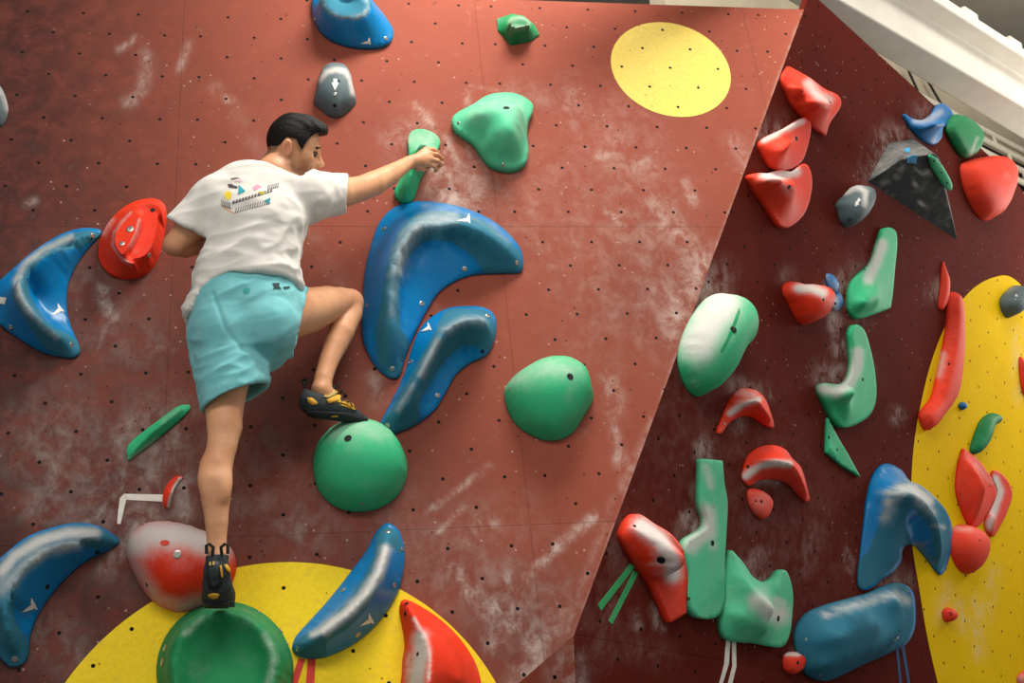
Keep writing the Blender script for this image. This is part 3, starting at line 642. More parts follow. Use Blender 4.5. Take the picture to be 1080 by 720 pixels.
logo(h, 387, 43, 6, 5)

# green holds
hold('climbing_hold', 'round green ball hold under the climber’s raised right shoe', BACK, [(380,445),(402,450),(420,466),(428.5,485),(428,506),(418,524),(400,536),(378,540),(355,535),(338,520),(331,500),(331,481),(338,463),(355,450)],
  'green', H=.16, p=.55, chalk=[([(352,456),(380,448),(405,456)],14,.42),([(372,468)],12,.25)], holes=[(367,462,.012)], screws=[(382,531,.006)])
hold('climbing_hold', 'green egg-shaped hold alone on bare wall right of the two blue curved holds', BACK, [(587.5,379.5),(612.5,387),(622.5,403),(625,422.5),(622.5,428),(617.5,436),(602.5,457.5),(585,465),(565,461.5),(545,448.5),(534,429),(532,412.5),(538.75,401),(547.5,393),(565,383.5)],
  'green', H=.15, p=.55, chalk=[([(545,400),(575,387),(605,390)],15,.45),([(600,420),(606,400)],8,.25)], holes=[(601.3,397,.012)], screws=[(537.5,409.5,.006)])
hold('climbing_hold', 'wide three-cornered green hold right of the gripped green one', BACK,
  [(476,130),(480.6,124.7),(497.5,115.3),(512.5,106),(529.4,102.8),(542.5,104),(553.8,108.8),(561,116),(560,123.8),(556.6,131),(554.7,146),(556,165),(552.8,176),(542.5,182),(529.4,182),(516,177),(506.9,167),(499.4,155.6),(488,147),(478.8,139.7)],
  'mint', mode='plate', rim=.03, sm=2, feats=[[(483,131,.06)],[(504,121,.11),(520,113,.13),(536,112,.13)],[(549,114,.11),(548,132,.12)],[(516,140,.105),(528,146,.13),(540,142,.14)],[(512,154,.075),(523,160,.075)],[(532,172,.07),(545,170,.07)]],
  chalk=[([(500,120),(525,107),(548,112),(550,135)],14,.36),([(528,140)],9,.15)], holes=[(534,113.7,.012)], screws=[(483.5,129.5,.007),(530.5,174,.007)])
hold('climbing_hold', 'tall green pinch hold gripped by the climber’s right hand', BACK,
  [(430,149.8),(433.3,142.5),(440.6,139.5),(451,141),(460.4,146.5),(464,152.4),(461.7,160),(457.7,167),(449.8,179),(443,192),(437.3,209),(433.3,214.5),(424.8,216.3),(417.5,210.4),(415.8,205),(419.5,196),(426,184),(430,174.8),(430.7,161.6)],
  'green', mode='plate', rim=.02, sm=2, feats=[[(445,151,.135),(452,155,.12)],[(444,166,.10),(438,180,.09),(430,196,.08),(425,206,.065)]], chalk=[([(433,146),(452,147)],14,.5)], screws=[(425,207,.005)])
hold('climbing_hold', 'small faceted green hold near the top edge above the wide green one', BACK,
  [(523.8,21),(525,32.5),(538.8,48),(560,43.8),(568.8,37),(563.8,27.5),(552.5,18),(540,15.5)], 'green2', mode='memb', corner_all=True, rim=.006, sm=0, sharp=22,
  feats=[('loop', [(536,26,.085),(543.8,29.5,.085),(558.8,26.3,.085),(553,20,.085),(542.5,18.8,.085)]), [(547,23,.06)]], chalk=[(ell(547.5,24,10,5),3.5,.4)], holes=[(547,22.5,.012)])
hold('climbing_hold', 'thin green wedge hold left of the climber’s standing leg', BACK,
  [(200,428,'c'),(190,428.8),(175,438.8),(155,453.8),(140,466),(134,475),(135.5,486.5,'c'),(150,476),(175,456),(201,431)], 'green', mode='memb', rim=.01, sm=1,
  feats=[[(193,430,.02),(160,455,.05),(137,480,.02)]], chalk=[([(140,483),(165,464)],4,.5),([(188,432),(172,445)],4,.3)])
h = hold('climbing_hold', 'large round green hold under the climber’s standing left shoe', BACK, ell(237.5,709,72,73.5,0,28), 'green2', mode='memb', rim=.015, sm=3, dens=34,
  feats=[('loop', [(a, b, .15) for a, b in ell(236,703,56,60,0,28)]), ('loop', [(a, b, .115) for a, b in ell(236,707,38,42,0,24)]), [(236,707,.11)]],
  chalk=[([(280,668),(290,692),(283,720)],6,.38),([(195,668),(214,651)],5,.4),(ell(237,706,64,67),4,.16)], screws=[(174,683,.011),(171,698,.012),(296,664.5,.01),(303,678.5,.006),(273,645,.005)])

# red holds
h = hold('climbing_hold', 'red oval hold with a flat cut face beside the climber’s left elbow', BACK,
  [(138.7,216),(153.3,211.7),(165,211.7),(173.7,217.5),(176,229),(174.4,242),(170.8,261),(165,277),(153.3,290.4),(135.8,294.8),(116.9,290.4),(106.7,278.7),(104.5,267),(107.4,251),(114,238),(125.6,224.8)],
  'red', mode='memb', rim=.012, sm=0, dens=44, sharp=32,
  feats=[('loop', [(157.7,215,.088),(167.5,218,.088),(171,229,.088),(169,246,.088),(164,263,.088),(155.5,274.5,.088),(144.6,278,.088),(132.4,275,.088),(123,266,.088),(119,255,.088),(120,242,.088),(128.5,231.6,.088),(142.6,219.5,.088)]),
         ('loop', [(157,220,.083),(164.5,223,.083),(166,231,.083),(164,245,.083),(159.5,260,.083),(153,268.5,.083),(145,272,.083),(136,270,.083),(141,262,.083),(147.5,249,.083),(152.5,236,.083),(151.5,228,.083)]),
         [(160,232,.082),(156,250,.082),(147,266,.082)],
         ('loop', [(140.5,223,.112),(147.5,230.6,.116),(143.5,245,.116),(135.5,260,.114),(129.5,268,.108),(122.5,259,.108),(121.5,251,.108),(123,243,.108),(130.5,232,.110)]),
         [(137,235,.113),(131,250,.111)]],
  chalk=[([(138,224),(129,233),(120,245),(119,258),(127,271),(138,279)],2,.5),([(147,231),(143,246),(135.5,262)],1.6,.55),([(150,240),(143,262)],7,.15),([(110,245),(118,232)],5,.45)],
  holes=[(161,221.5,.008)], screws=[(137,241.5,.012),(128.5,257,.009),(157.5,269.5,.009)])
h = hold('climbing_hold', 'chalk-covered red dome hold beside the climber’s standing foot', BACK,
  [(133.5,582.6),(138,567),(151,556),(170,552),(196,556),(227.8,567),(245,580),(249.5,595.4),(245.3,614.6),(234,630.5),(211.8,641.7),(189.4,645.9),(173.5,641.7),(157.5,630.5),(144.7,611.4)],
  'red', H=.17, p=.55, chalk=[([(140,575),(160,563),(195,563),(230,575)],19,1.05),([(140,590),(150,612),(165,632),(190,640),(222,634)],11,.62),([(190,585)],22,.3)], screws=[(187,584.5,.012)], holes=[(155,616.5,.006)])
decal(h, 'paint_dot', [ell(174,572.5,5,3)], 'red_dot' if 'red_dot' in M else 'tape_red', label='bare red dot')
hold('climbing_hold', 'tall red fin hold with a chalked edge at the right of the large yellow circle', BACK,
  [(426.5,632.8),(423,634.6),(421,642),(423,656),(425.8,671.4),(426.5,682.5),(424.4,695),(423.8,709),(422.4,723),(424,742),(446.7,755),(490,752),(507,738),(507,720),(502,702),(493.9,686.7),(480,668.6),(463.3,653.3),(446.7,642),(432.8,634.6)],
  'red', mode='memb', rim=.01, sm=1, dens=32, feats=[[(428,635,.03),(433.5,645,.07),(441.6,660,.11),(449.4,674,.14),(453.4,689.4,.16),(453.6,703,.17),(451.5,720,.18),(449.4,740,.17)], [(431,665,.05),(432,690,.06),(430,715,.06)], [(468,672,.09),(480,695,.10),(484,718,.10)]],
  chalk=[([(443,672),(444,690),(440,710),(438,730)],9,1.2),([(436,652),(446,668),(453,690),(452,715)],2.5,.8),([(433,690),(430,720)],6,.6)], holes=[(429,636,.006),(427.5,647,.007),(440.5,689.5,.006)])
hold('climbing_hold', 'small red and white crescent at the end of the white tape', BACK,
  [(186,502.5),(193.8,503.8,'c'),(185.5,513),(181,525),(178,536),(173.8,535),(171.5,527.5),(174.5,515),(179.5,507.5)], 'red', mode='memb', rim=.006, sm=1, dens=18,
  feats=[[(190,504.5,.012),(181.5,513.5,.04),(177.2,525,.04),(175.5,534.5,.012)]], chalk=[([(190,505.5),(184,514),(180,525),(178,534)],2.3,1.2)])

# grey holds
h = hold('climbing_hold', 'dark grey hold with a white down arrow above the climber’s head', BACK,
  [(353.3,72),(363.3,73.3),(369.4,78.9),(372,91),(375.5,108.5),(372,113.8),(364.4,120.6),(356.7,124.7),(349,124),(337.8,116),(331,108.9),(332.8,98.9),(335.6,85.6),(339,77),(344.4,73)],
  'grey', H=.085, p=.42, chalk=[([(337,84),(344,76),(354,73.5),(364,75),(370,84),(372,98)],4,.8)], holes=[(353,111.3,.007),(357,85.5,.006)], screws=[(353.3,99.3,.007)])
decal(h, 'arrow', [[(351.7,83.3),(355.8,83.3),(355.8,87.2),(357.4,87.2),(353.3,95.6),(349.6,87.2),(351.7,87.2)]], 'white', label='white down arrow')
hold('climbing_hold', 'grey hold cut off by the left edge near the top', BACK, [(0,92),(5,100),(9,117),(5,130),(0,134.5),(-13,130),(-20,112),(-12,94)], 'grey', H=.085, p=.45, chalk=[([(-5,92),(5,100),(9,115)],5,.6)])

# tape on the back wall
strip('tape_strip', 'white tape with a hanging end leading left from the small red crescent', BACK, [[(172,521.3),(172,528.7),(139,527.2),(133,526.5),(131,520.5)], [(131,520.5),(134,524.5),(132.5,529),(127,552.5),(123.5,552),(124.6,538),(126.5,525)]], 'tape_white')
strip('tape_strip', 'slanting red tape strip, left one of the pair below the banana-shaped hold', BACK, [[(314.5,694),(322,695),(313,724),(304,745),(297,745),(306,722)]], 'tape_red', group='red tape pair')
strip('tape_strip', 'upright red tape strip, right one of the pair below the banana-shaped hold', BACK, [[(324.6,694),(333,694),(331.5,722),(330,745),(320.5,745),(322.6,720)]], 'tape_red', group='red tape pair')

# ------------------------------------------------------------------ holds on the right wall
R = RIGHT
hold('climbing_hold', 'topmost red hold on the dark right wall, next to the edge', R,
  [(828.8,70.8,'c'),(822.5,82.5),(830,105),(842.5,122.5),(855,135),(868,143.8,'c'),(872.5,130),(882.5,115),(884,107.5),(880,101),(867.5,95),(850,82.5)],
  'red', mode='memb', rim=.015, sm=2, feats=[[(824.5,82,.02),(838,86,.075),(851,92,.10),(860,104,.115),(871,111,.11),(878,111,.08)],[(858,128,.06)]], chalk=[([(853,88),(862,100),(874,105)],7,.75)], holes=[(876,109.5,.011)])
hold('climbing_hold', 'middle red hold of the three stacked by the wall edge, with a chalked top ridge', R,
  [(798.8,151),(825,136),(847.5,124.5),(850.8,132.5),(847.5,155),(840,172.5),(825,180.5),(812.5,178.8),(803.8,167.5)], 'red', mode='memb', rim=.02, sm=3,
  feats=[[(801,152,.04),(825,140,.10),(844,130,.10)],[(840,146,.115),(829,162,.10)]], chalk=[([(806,148),(828,136),(846,128)],4,.9),([(838,146)],5,.3)], holes=[(840,146,.010)])
hold('climbing_hold', 'lowest red hold of the three stacked by the wall edge, like a broad tooth', R,
  [(786,186),(792.5,183.8),(805,183.8),(817.5,180.5),(830,182),(842.5,173.8),(847.5,177.5),(851,192.5),(847.5,215),(840,230),(825,241),(817.5,238.8),(805,220),(791,200)], 'red', mode='plate', rim=.025, sm=2,
  feats=[[(808,190,.08),(824,194,.12),(838,192,.10)],[(824,218,.08)]], chalk=[([(806,185),(822,185),(840,181)],6,1.0),([(826,196),(833,205)],4,.4)], holes=[(832.5,197,.009)])
h = hold('climbing_hold', 'grey hold with a white arrow left of the black pyramid', R, [(905,195.5),(913.8,200),(915,207.5),(910,220),(902.5,232.5),(892.5,240),(886,235),(882.5,222.5),(881,215),(890,205),(897.5,197.5)], 'grey', H=.09, p=.45, chalk=[([(892,203),(904,196.5),(913,202),(912,216)],4,.8)], holes=[(896,232,.005)])
decal(h, 'arrow', [[(905.5,208.5),(908,211),(905,214),(906,215.5),(901.5,218),(902,212.5),(903,213)]], 'white', label='white arrow')

# the black pyramid volume and what is fixed to it
pv = [(914.7,191.7,0),(937.3,151.3,0),(962,146,0),(991,167,0),(1010,253.5,0),(986.8,162.5,.22),(954.5,167,.16)]
P3 = np.array([np.r_[R.uv(x, y, z), z] for x, y, z in pv])
a_, b_, c_ = R.loc(P3[[0, 4, 5]]); n_ = np.cross(b_ - a_, c_ - a_); n_ /= np.linalg.norm(n_)
q_ = Frame(a_, (b_ - a_) / np.linalg.norm(b_ - a_), np.cross(n_, (b_ - a_) / np.linalg.norm(b_ - a_)), n_).p3(954.5, 167) - R.o   # the ridge bend lies in the plane of the front face
P3[6] = [q_ @ R.u, q_ @ R.v, q_ @ R.n]; print('bend', P3[6], P3[5])
c0 = P3[:5].mean(0); c0[2] = 0
vol = mesh_obj('climbing_volume', P3 - c0, [(0,6,1),(1,6,2),(6,5,2),(2,5,3),(3,5,4),(0,4,5),(0,5,6),(4,0,1,2,3)], M['black'], None, R.mat @ Matrix.Translation(c0), False)
import bmesh
bm = bmesh.new(); bm.from_mesh(vol.data); bmesh.ops.recalc_face_normals(bm, faces=bm.faces[:]); bmesh.ops.bevel(bm, geom=[e for e in bm.edges if all(v.co.z > -.001 for v in e.verts) and any(v.co.z > .02 for v in e.verts)], offset=.006, segments=2, affect='EDGES')
bmesh.ops.triangulate(bm, faces=[f for f in bm.faces if len(f.verts) > 3]); bmesh.ops.subdivide_edges(bm, edges=bm.edges[:], cuts=13, use_grid_fill=True); bm.to_mesh(vol.data); bm.free()
vv = np.array([v.co[:] for v in vol.data.vertices]); vpx = to_px(R.loc(vv + c0))
d1 = segdist(vpx, np.array([(925,182),(945,158),(975,160)], float)); 
ck = .36 * np.exp(-(d1 / 15) ** 2) * np.where(inside(vpx, [(914,193),(936,150),(963,145),(988,162),(954,168)]), 1, .1)
for s, r, k in (([(966,184),(964,200),(968,212),(979,217),(986,210)],1.8,.75),([(966,180),(974,183),(982,181)],2,.6),([(978,226),(976,231)],1.5,1.2),([(930,195),(938,192)],3,.5),([(946,186),(952,176)],4,.45),([(998,236),(1002,226)],3,.4),([(1003,215)],7,.35)): ck = np.maximum(ck, k * np.exp(-(segdist(vpx, np.array(s, float)) / r) ** 2))
attr(vol, 'chalk', ck)
tag(vol, 'black pyramid-shaped volume with a chalk-dusted top on the dark right wall', 'climbing volume')
pl = [R.loc([P3[i]])[0] for i in (0, 4, 5)]
nn = np.cross(pl[1] - pl[0], pl[2] - pl[0]); nn /= np.linalg.norm(nn); uu = (pl[1] - pl[0]) / np.linalg.norm(pl[1] - pl[0])
FV = Frame(pl[0], uu, np.cross(nn, uu), nn)
hold('climbing_hold', 'flat green hold on the right edge of the black pyramid', FV, [(979,163.5),(985.5,165),(997.5,180.5),(1003.5,195.5),(1001.5,199.5),(997,198.5),(986.8,184.5),(980,172)], 'green', H=.014, p=.3, rim=.008, dens=16, holes=[(999,193,.005),(985,170,.005),(993,182,.005)])
strip('tape_piece', 'larger blue tape piece on the front of the black pyramid', FV, [[(957,166.5),(962,164),(967.5,164),(966.5,173),(961,171.5),(956.5,172)]], 'tape_sky', .003)
pl = [R.loc([P3[i]])[0] for i in (0, 6, 1)]; nn = np.cross(pl[1] - pl[0], pl[2] - pl[0]); nn /= np.linalg.norm(nn); uu = (pl[1] - pl[0]) / np.linalg.norm(pl[1] - pl[0])
pl2 = [R.loc([P3[i]])[0] for i in (6, 5, 2)]; n3 = np.cross(pl2[1] - pl2[0], pl2[2] - pl2[0]); n3 /= np.linalg.norm(n3); u3 = (pl2[1] - pl2[0]) / np.linalg.norm(pl2[1] - pl2[0])
F2 = Frame(pl2[0], u3, np.cross(n3, u3), n3)
strip('tape_piece', 'smaller blue tape piece on the chalky top of the black pyramid', F2, [[(956,156),(959,155),(960,158),(958,161),(955,159),(953,158)]], 'tape_sky', .003)

hold('climbing_hold', 'blue scooped hold under the beam at the top of the right wall', R,
  [(951.3,121,'c'),(961,126.5),(971.7,126.5),(980.3,121),(985.7,112),(990,109.7),(997.5,113.6),(1002.3,123.3),(997.5,132),(992,135),(990,146),(982.5,152.8),(973.9,150),(963,140.5),(954.5,128.7)], 'bluer', mode='memb', rim=.015, sm=2,
  feats=[[(954,125,.03),(970,131,.13),(986,132,.15),(998,128,.10)],[(980,142,.12)]], chalk=[([(966,128),(982,125),(992,118)],5,.6)], holes=[(992,134,.005)])
hold('climbing_hold', 'dark green rounded plate hold right of the blue scooped one under the beam', R, [(995.4,135),(1001.8,122),(1012.6,123.3),(1025.5,133),(1031.5,143.7),(1029.8,154.5),(1023.4,164),(1014.7,167),(1008.3,161),(1001.8,150)], 'green2', H=.06, p=.28, rim=.02, chalk=[([(1031,145),(1024,163)],2.5,.5)])
hold('climbing_hold', 'smooth red shield-shaped hold right of the black pyramid', R,
  [(1012.6,173.9),(1019,169.6),(1034,166.3),(1051.3,164.8),(1060,169.6),(1064.7,180.3),(1063,193),(1055.6,212.6),(1047,228.7),(1038.4,233),(1032,229.8),(1021,212.6),(1013.7,191)], 'coral', H=.12, p=.4, chalk=[([(1062,185)],5,.3)], holes=[(1040,228,.004)])
hold('climbing_hold', 'small red hold with a chalked top left of the tall green ridge hold', R,
  [(825,301),(831,297),(842.5,300),(857.5,300),(868.8,303.8),(873.8,312.5),(871,321),(865,327.5),(863.8,333.8),(852.5,341),(845,342.5),(840,338.8),(830,320),(825,310)], 'red', H=.10, p=.5, chalk=[([(842,304),(857,304),(868,309)],6,1.1)], holes=[(868.5,316,.006)], screws=[])
hold('foothold', 'upper one of the two small blue chips beside the chalked small red hold', R, [(871,288.8),(877.5,291),(883,300),(880,310),(872.5,303)], 'bluer', H=.02, p=.5, dens=12, group='small blue chips', chalk=[([(872,291),(880,306)],3,.4)], holes=[(879,306.5,.005)])
hold('foothold', 'lower one of the two small blue chips beside the chalked small red hold', R, [(882.5,308),(887,315),(886,323.8),(880,328),(875.5,321)], 'bluer', H=.02, p=.5, dens=12, group='small blue chips', chalk=[([(881,315),(880,326)],5,.7)], holes=[(881,320,.006)])
hold('climbing_hold', 'tall green ridge hold with a chalk streak above the green hook', R,
  [(932.5,240.5),(940,243.8),(942,255),(940,280),(937,312),(935,325,'c'),(920,331),(900,336),(893.8,330),(893,305),(897.5,295),(907.5,285),(915,277.5),(922.5,255),(927.5,242.5)], 'green', mode='plate', rim=.02, sm=2,
  feats=[[(934,246,.04),(931,262,.08),(925,282,.12),(918,296,.13)],[(912,318,.09),(928,315,.07)]], chalk=[([(930,258),(924,276),(916,294)],7,1.0)], holes=[(912,284,.004)])
hold('climbing_hold', 'green hook-shaped hold with a chalked inner edge, above the thin green triangle', R,
  [(896,343),(903.8,347.5),(911,367.5),(916,392.5),(917,422.5),(911,437.5),(900,446),(883.8,451),(876,445),(867.5,430),(860,412.5),(861,405),(870,405),(882.5,405.5),(890,400),(893.8,387.5),(893,367.5),(892,350)], 'green', mode='plate', rim=.03, sm=2,
  feats=[[(898,352,.05),(903,378,.08),(903,400,.11),(893,415,.11)],[(866,410,.05),(878,415,.09)],[(895,434,.06)]], chalk=[([(866,410),(882,413),(895,405),(904,388),(905,372)],7,1.0)], holes=[(910,400,.007),(866.3,410,.006)], screws=[])
hold('foothold', 'thin flat green triangle below the green hook', R, [(870,441),(880,461),(890,477.5),(903.8,502.5),(885,491),(868.8,477.5)], 'green', mode='memb', corner_all=True, rim=.016, sm=0, dens=16, feats=[[(872,468,.022),(882,480,.022)]], holes=[(874,461,.006),(883,474,.006)])
h = hold('climbing_hold', 'long egg-shaped hold beside the wall edge, white with chalk on top and green below', R,
  [(759,309.4),(773,313.5),(781.5,325),(784.5,342.5),(782,354),(779,365),(771.5,372.5,'c'),(766.5,373,'c'),(757,394),(747,411),(735.4,418),(726,413),(716.5,394.4),(714,378),(719,354.3),(730.7,330.7),(745,314)], 'green', H=.15, p=.5,
  chalk=[([(762,320),(748,340),(737,362)],23,1.15),([(732,405)],5,.6)], holes=[(773.5,347.5,.013)])
decal(h, 'groove', [[(779,325),(781,327),(776,342),(772,352),(766,364),(761,372),(759,371),(765,360),(771,346)]], 'green_dark' if 'green_dark' in M else 'green', label='chalk-free green groove')
hold('climbing_hold', 'upper red arch hold below the chalk-topped egg', R,
  [(754.8,457),(760,439),(768.5,420.4),(780,409.8),(794.5,412),(804,420.4),(809.8,434.6),(813.3,446.4),(813,451),(804,447.6),(789.7,439.3),(778,439.8),(766,446.4),(757.9,457)], 'red', mode='memb', rim=.012, sm=1,
  feats=[[(757,454,.03),(769,437,.085),(781,426,.12),(797,421,.125),(804,426,.10),(812,446,.025)]], chalk=[([(770,436),(784,426),(800,421)],4,.95),([(780,414),(794,416)],7,.5)], screws=[(764,447,.005)])
hold('climbing_hold', 'lower red arch hold, broader and tailing down to the right', R,
  [(781.8,505.5),(783,492.6),(788.3,479.7),(800,471),(813,469.3),(826,474.3),(832.4,483),(841,491.5),(846.4,505.5),(851.4,527,'c'),(848.6,529.2),(839,520.6),(828,509.8),(813,505.5),(798,506.6),(787.2,512)], 'red', mode='memb', rim=.012, sm=1,
  feats=[[(784,504,.04),(797,492,.10),(813,485,.13),(832,488,.11),(842,496,.08),(850,525,.015)]], chalk=[([(786,502),(800,492),(816,488),(832,489)],4.5,1.05)], holes=[(788.5,491.5,.005)], screws=[(798,478,.004)])
hold('foothold', 'small flat chalky red chip under the lower red arch', R, [(788.3,516.3),(802.3,517.4),(812.6,527),(811,537.8),(804.5,547.5),(798,545.3),(789.4,533.5)], 'coral', H=.03, p=.4, dens=16, chalk=[([(800,530)],14,.38)], holes=[(803,528.5,.006),(797,528,.004)])
hold('climbing_hold', 'bottle-shaped mint green hold with a chalky neck', R,
  [(734,484,'c'),(753.6,486,'c'),(755.6,510),(758.7,529.5),(757.5,560.6),(755.6,595.6),(756.4,630.6),(749.7,648),(736,652),(724.5,648),(717.9,634.5),(717.9,607),(714,580),(716.7,570),(736,556.7),(738,549),(733.4,533),(733.4,510)], 'mint', mode='plate', rim=.035, sm=2,
  feats=[[(744,492,.06),(746,530,.08),(748,556,.10),(738,580,.10),(736,630,.07)]], chalk=[([(744,492),(750,512)],6,.6),([(746,540),(748,562),(735,568),(728,575)],10,.95),([(752,575)],7,.6)], holes=[(751.5,572.5,.010),(722,580.8,.006),(726.2,631,.006)], screws=[(752.5,534,.004),(746,495,.004)])
hold('climbing_hold', 'long red slab hold half white with chalk, above the two green tape strips', R,
  [(663.7,542),(650.3,563),(657.2,580.2),(668,597.4),(681,616.8),(689.5,634),(699.2,656,'c'),(716.4,645.9,'c'),(717,631.9),(718.6,610.4),(718,593),(711,576),(700.3,563),(683,552.2)], 'red', mode='plate', rim=.03, sm=2,
  feats=[[(662,553,.05),(680,566,.085),(696,588,.11),(704,612,.10),(705,640,.06)],[(660,576,.06),(680,606,.07),(692,632,.06)]], chalk=[([(676,554),(695,568),(708,590),(709,605)],10,1.25),([(697,592)],8,.8)], holes=[(697,590.5,.014),(669.3,554.5,.006)])
hold('climbing_hold', 'green tooth-shaped hold with two points, left of the blue pill-shaped hold', R,
  [(766,580,'c'),(760.6,599.6),(757.3,616.8),(755.6,642.6),(756.3,662),(760.6,672.8),(769,676),(790.7,678),(816.5,682),(822,679),(827.3,666.3),(829.5,647),(830.5,629.7),(828.4,614.7),(823,601.7),(817.6,600.7),(810,609.3),(799.3,613.6),(788.5,608.2),(777.8,593)], 'mint', mode='memb', rim=.025, sm=2,
  feats=[[(767.5,583,.03),(778,599,.07),(791,616,.10),(806,633,.125),(821,643,.13)],[(822,606,.03),(822,622,.05)],[(770,640,.08),(790,655,.09),(812,665,.09)]], chalk=[([(800,634),(812,645),(823,648)],13,.95),([(818,632),(826,636)],5,.7),([(820,660)],8,.4)], holes=[(820.8,652,.011),(763.7,667.3,.006)])
h = hold('climbing_hold', 'blue pill-shaped hold low on the right wall', R,
  [(837.5,662.5),(847.5,647.5),(865,638.8),(910,626),(930,617.5),(945,614.5),(957.5,622.5),(961,640),(960,662.5),(952.5,677.5),(935,687.5),(905,701),(875,715),(862.5,717.5),(847.5,710),(838.8,690),(836,675)], 'blue', mode='memb', rim=.02, sm=3,
  feats=[('loop', [(846,668,.10),(862,653,.12),(905,640,.12),(940,628,.12),(953,634,.11),(954,660,.11),(940,677,.11),(900,692,.11),(868,705,.10),(853,698,.10)]),[(880,672,.135),(930,655,.135)]],
  gripband=[(834,662),(846,645),(864,636),(909,623),(945,612),(959,621),(963,640),(962,663),(953,679),(905,703),(863,720),(846,712),(834,690)], chalk=[([(870,648),(910,636),(945,626),(957,634)],6,.6)], screws=[(850.3,674,.006),(865,712,.006),(957,623,.005)])
decal(h, 'logo', [[(941.5,675),(947,670),(947.5,672),(943,676)]], 'white', label='small white logo')
hold('climbing_hold', 'large blue horn-shaped hold overlapping the yellow circle, above the pill-shaped one', R,
  [(932.7,488.8),(925.4,492.5),(918,505),(913,525.8),(909.8,553),(906.7,580),(904,609),(905.6,620.7),(915,620.6),(927.5,611),(940,603),(948.3,590.4),(950.4,576.9),(961.9,574.8),(973.3,586),(981.7,596.7),(990,606),(995.2,598.8),(1000.4,580),(1002,559),(996.3,540.4),(981.7,522.7),(967,511),(956.7,507),(948.3,495.6)], 'blue', mode='memb', rim=.012, sm=2, dens=34,
  feats=[[(908,612,.02),(918,590,.09),(927,565,.13),(935,543,.17),(944,524,.2),(955,516,.21),(968,521,.2),(980,533,.17),(991,551,.14),(994,575,.09),(990,600,.03)],[(957,545,.08),(966,562,.055),(978,580,.04),(985,593,.025)],[(954,566,.06),(944,590,.04)]],
  gripband=[(904,612),(907,588),(915,582),(924,560),(932,535),(940,515),(950,507),(968,511),(983,522.7),(998,540),(1002,560),(1000,582),(990,605),(985,590),(984,566),(972,545),(961,536),(955,550),(962,575),(950,577),(948,590),(928,611),(907,621)],
  chalk=[([(938,530),(948,516),(962,514),(980,528)],7,.85),([(935,545),(942,525)],9,.5),([(968,528),(984,540)],6,.5),([(985,553),(996,556)],3,.6)], holes=[(977,591,.005)], screws=[(955,572,.004)])
hold('climbing_hold', 'long narrow coral hold on the left rim of the yellow circle', R,
  [(998.8,308.8),(1005,309.5),(1008,325),(1008,362.5),(1006,390),(1000,420),(987.5,440),(975,453.8),(968,437.5),(980,420),(986,397.5),(992.5,367.5),(997,337.5)], 'coral', H=.07, p=.3, rim=.02, dens=30, chalk=[([(994,375),(990,395)],6,.6)], holes=[(1001,383.5,.005)])
hold('foothold', 'thin coral sliver above the long narrow coral hold', R, [(993.8,276),(996,285),(998.8,298.8),(993.8,326),(989.5,326),(991,300)], 'coral', H=.03, p=.5, dens=16)
h = hold('climbing_hold', 'grey hold with a white arrow at the top of the yellow circle', R, [(1053.8,317.5),(1060,307.5),(1070,301),(1077.5,303.8),(1078,311),(1072.5,322.5),(1062.5,335.5),(1057.5,331)], 'grey', H=.10, p=.45, dens=20, chalk=[([(1062,306),(1072,302)],4,.4)])
decal(h, 'arrow', [[(1071.5,310),(1073.5,312),(1070.5,317),(1068.5,316)]], 'white', label='white arrow')
hold('climbing_hold', 'coral hold cut off by the right edge on the yellow circle', R, [(1075,376),(1081,385),(1092,400),(1090,425),(1082,418),(1078.8,416),(1075,397.5)], 'coral', H=.05, p=.45, dens=16)
hold('foothold', 'tiny blue foothold above the curved green one on the yellow circle', R, [(1010,427.5),(1013.8,423.8),(1016.4,427.5),(1013.8,432.5)], 'bluer', H=.03, p=.5, dens=10)
hold('climbing_hold', 'small curved green hold on the yellow circle', R, [(1022.5,476),(1028.8,452.5),(1035,441),(1045,435.5),(1052.5,438.8),(1052.5,445),(1042.5,451),(1036,467.5),(1027.5,479)], 'green2', H=.06, p=.45, dens=20)
hold('climbing_hold', 'coral diamond-shaped hold, front one of the overlapping pair on the yellow circle', R, [(1013.8,473,'c'),(1008.8,490),(1007,517.5),(1012.5,537.5),(1022.5,556),(1028.8,555),(1038.8,540),(1047.5,522.5),(1046,512.5),(1040,500),(1027.5,483.8)], 'coral', mode='memb', rim=.015, sm=2,
  feats=[[(1014.5,477,.03),(1030,497,.08),(1041,514,.11),(1036,532,.08),(1025,552,.03)],[(1020,520,.07)]], chalk=[([(1030,490),(1045,508)],4,.35)], holes=[(1044,512,.006),(1012.5,520.5,.004)])
hold('climbing_hold', 'coral hold with a chalked face, rear one of the overlapping pair on the yellow circle', R, [(1043.8,502),(1046,496),(1057.5,503.8),(1064.5,520),(1060,537.5),(1050,557.5),(1043.8,565.8),(1038,557.5),(1037.5,548),(1046,530),(1049,518)], 'coral', mode='memb', rim=.015, sm=1,
  feats=[[(1050,502,.03),(1059.5,515,.07),(1055,535,.07),(1045,562,.02)]], chalk=[([(1050,505),(1055,518),(1048,540),(1043,555)],5,1.0)])
hold('climbing_hold', 'round-topped coral hold touching the tip of the blue horn-shaped hold', R, [(1002.5,560),(1010,553),(1022.5,554.5),(1033.8,562.5),(1036,575),(1030,592.5),(1020,605),(1010,600),(1002.5,585),(1000.5,572.5)], 'coral', H=.09, p=.45, dens=22, chalk=[([(1008,557),(1024,558)],4,.45)], holes=[(1033,569.5,.005),(1012.5,592,.004)])
hold('foothold', 'tiny coral foothold on the yellow circle below the coral cluster', R, [(993.5,643.8),(998,640.5),(1003,642.5),(1005.5,648),(1001,655),(995.5,655)], 'coral', H=.045, p=.5, dens=12, holes=[(1002.5,647,.008)])
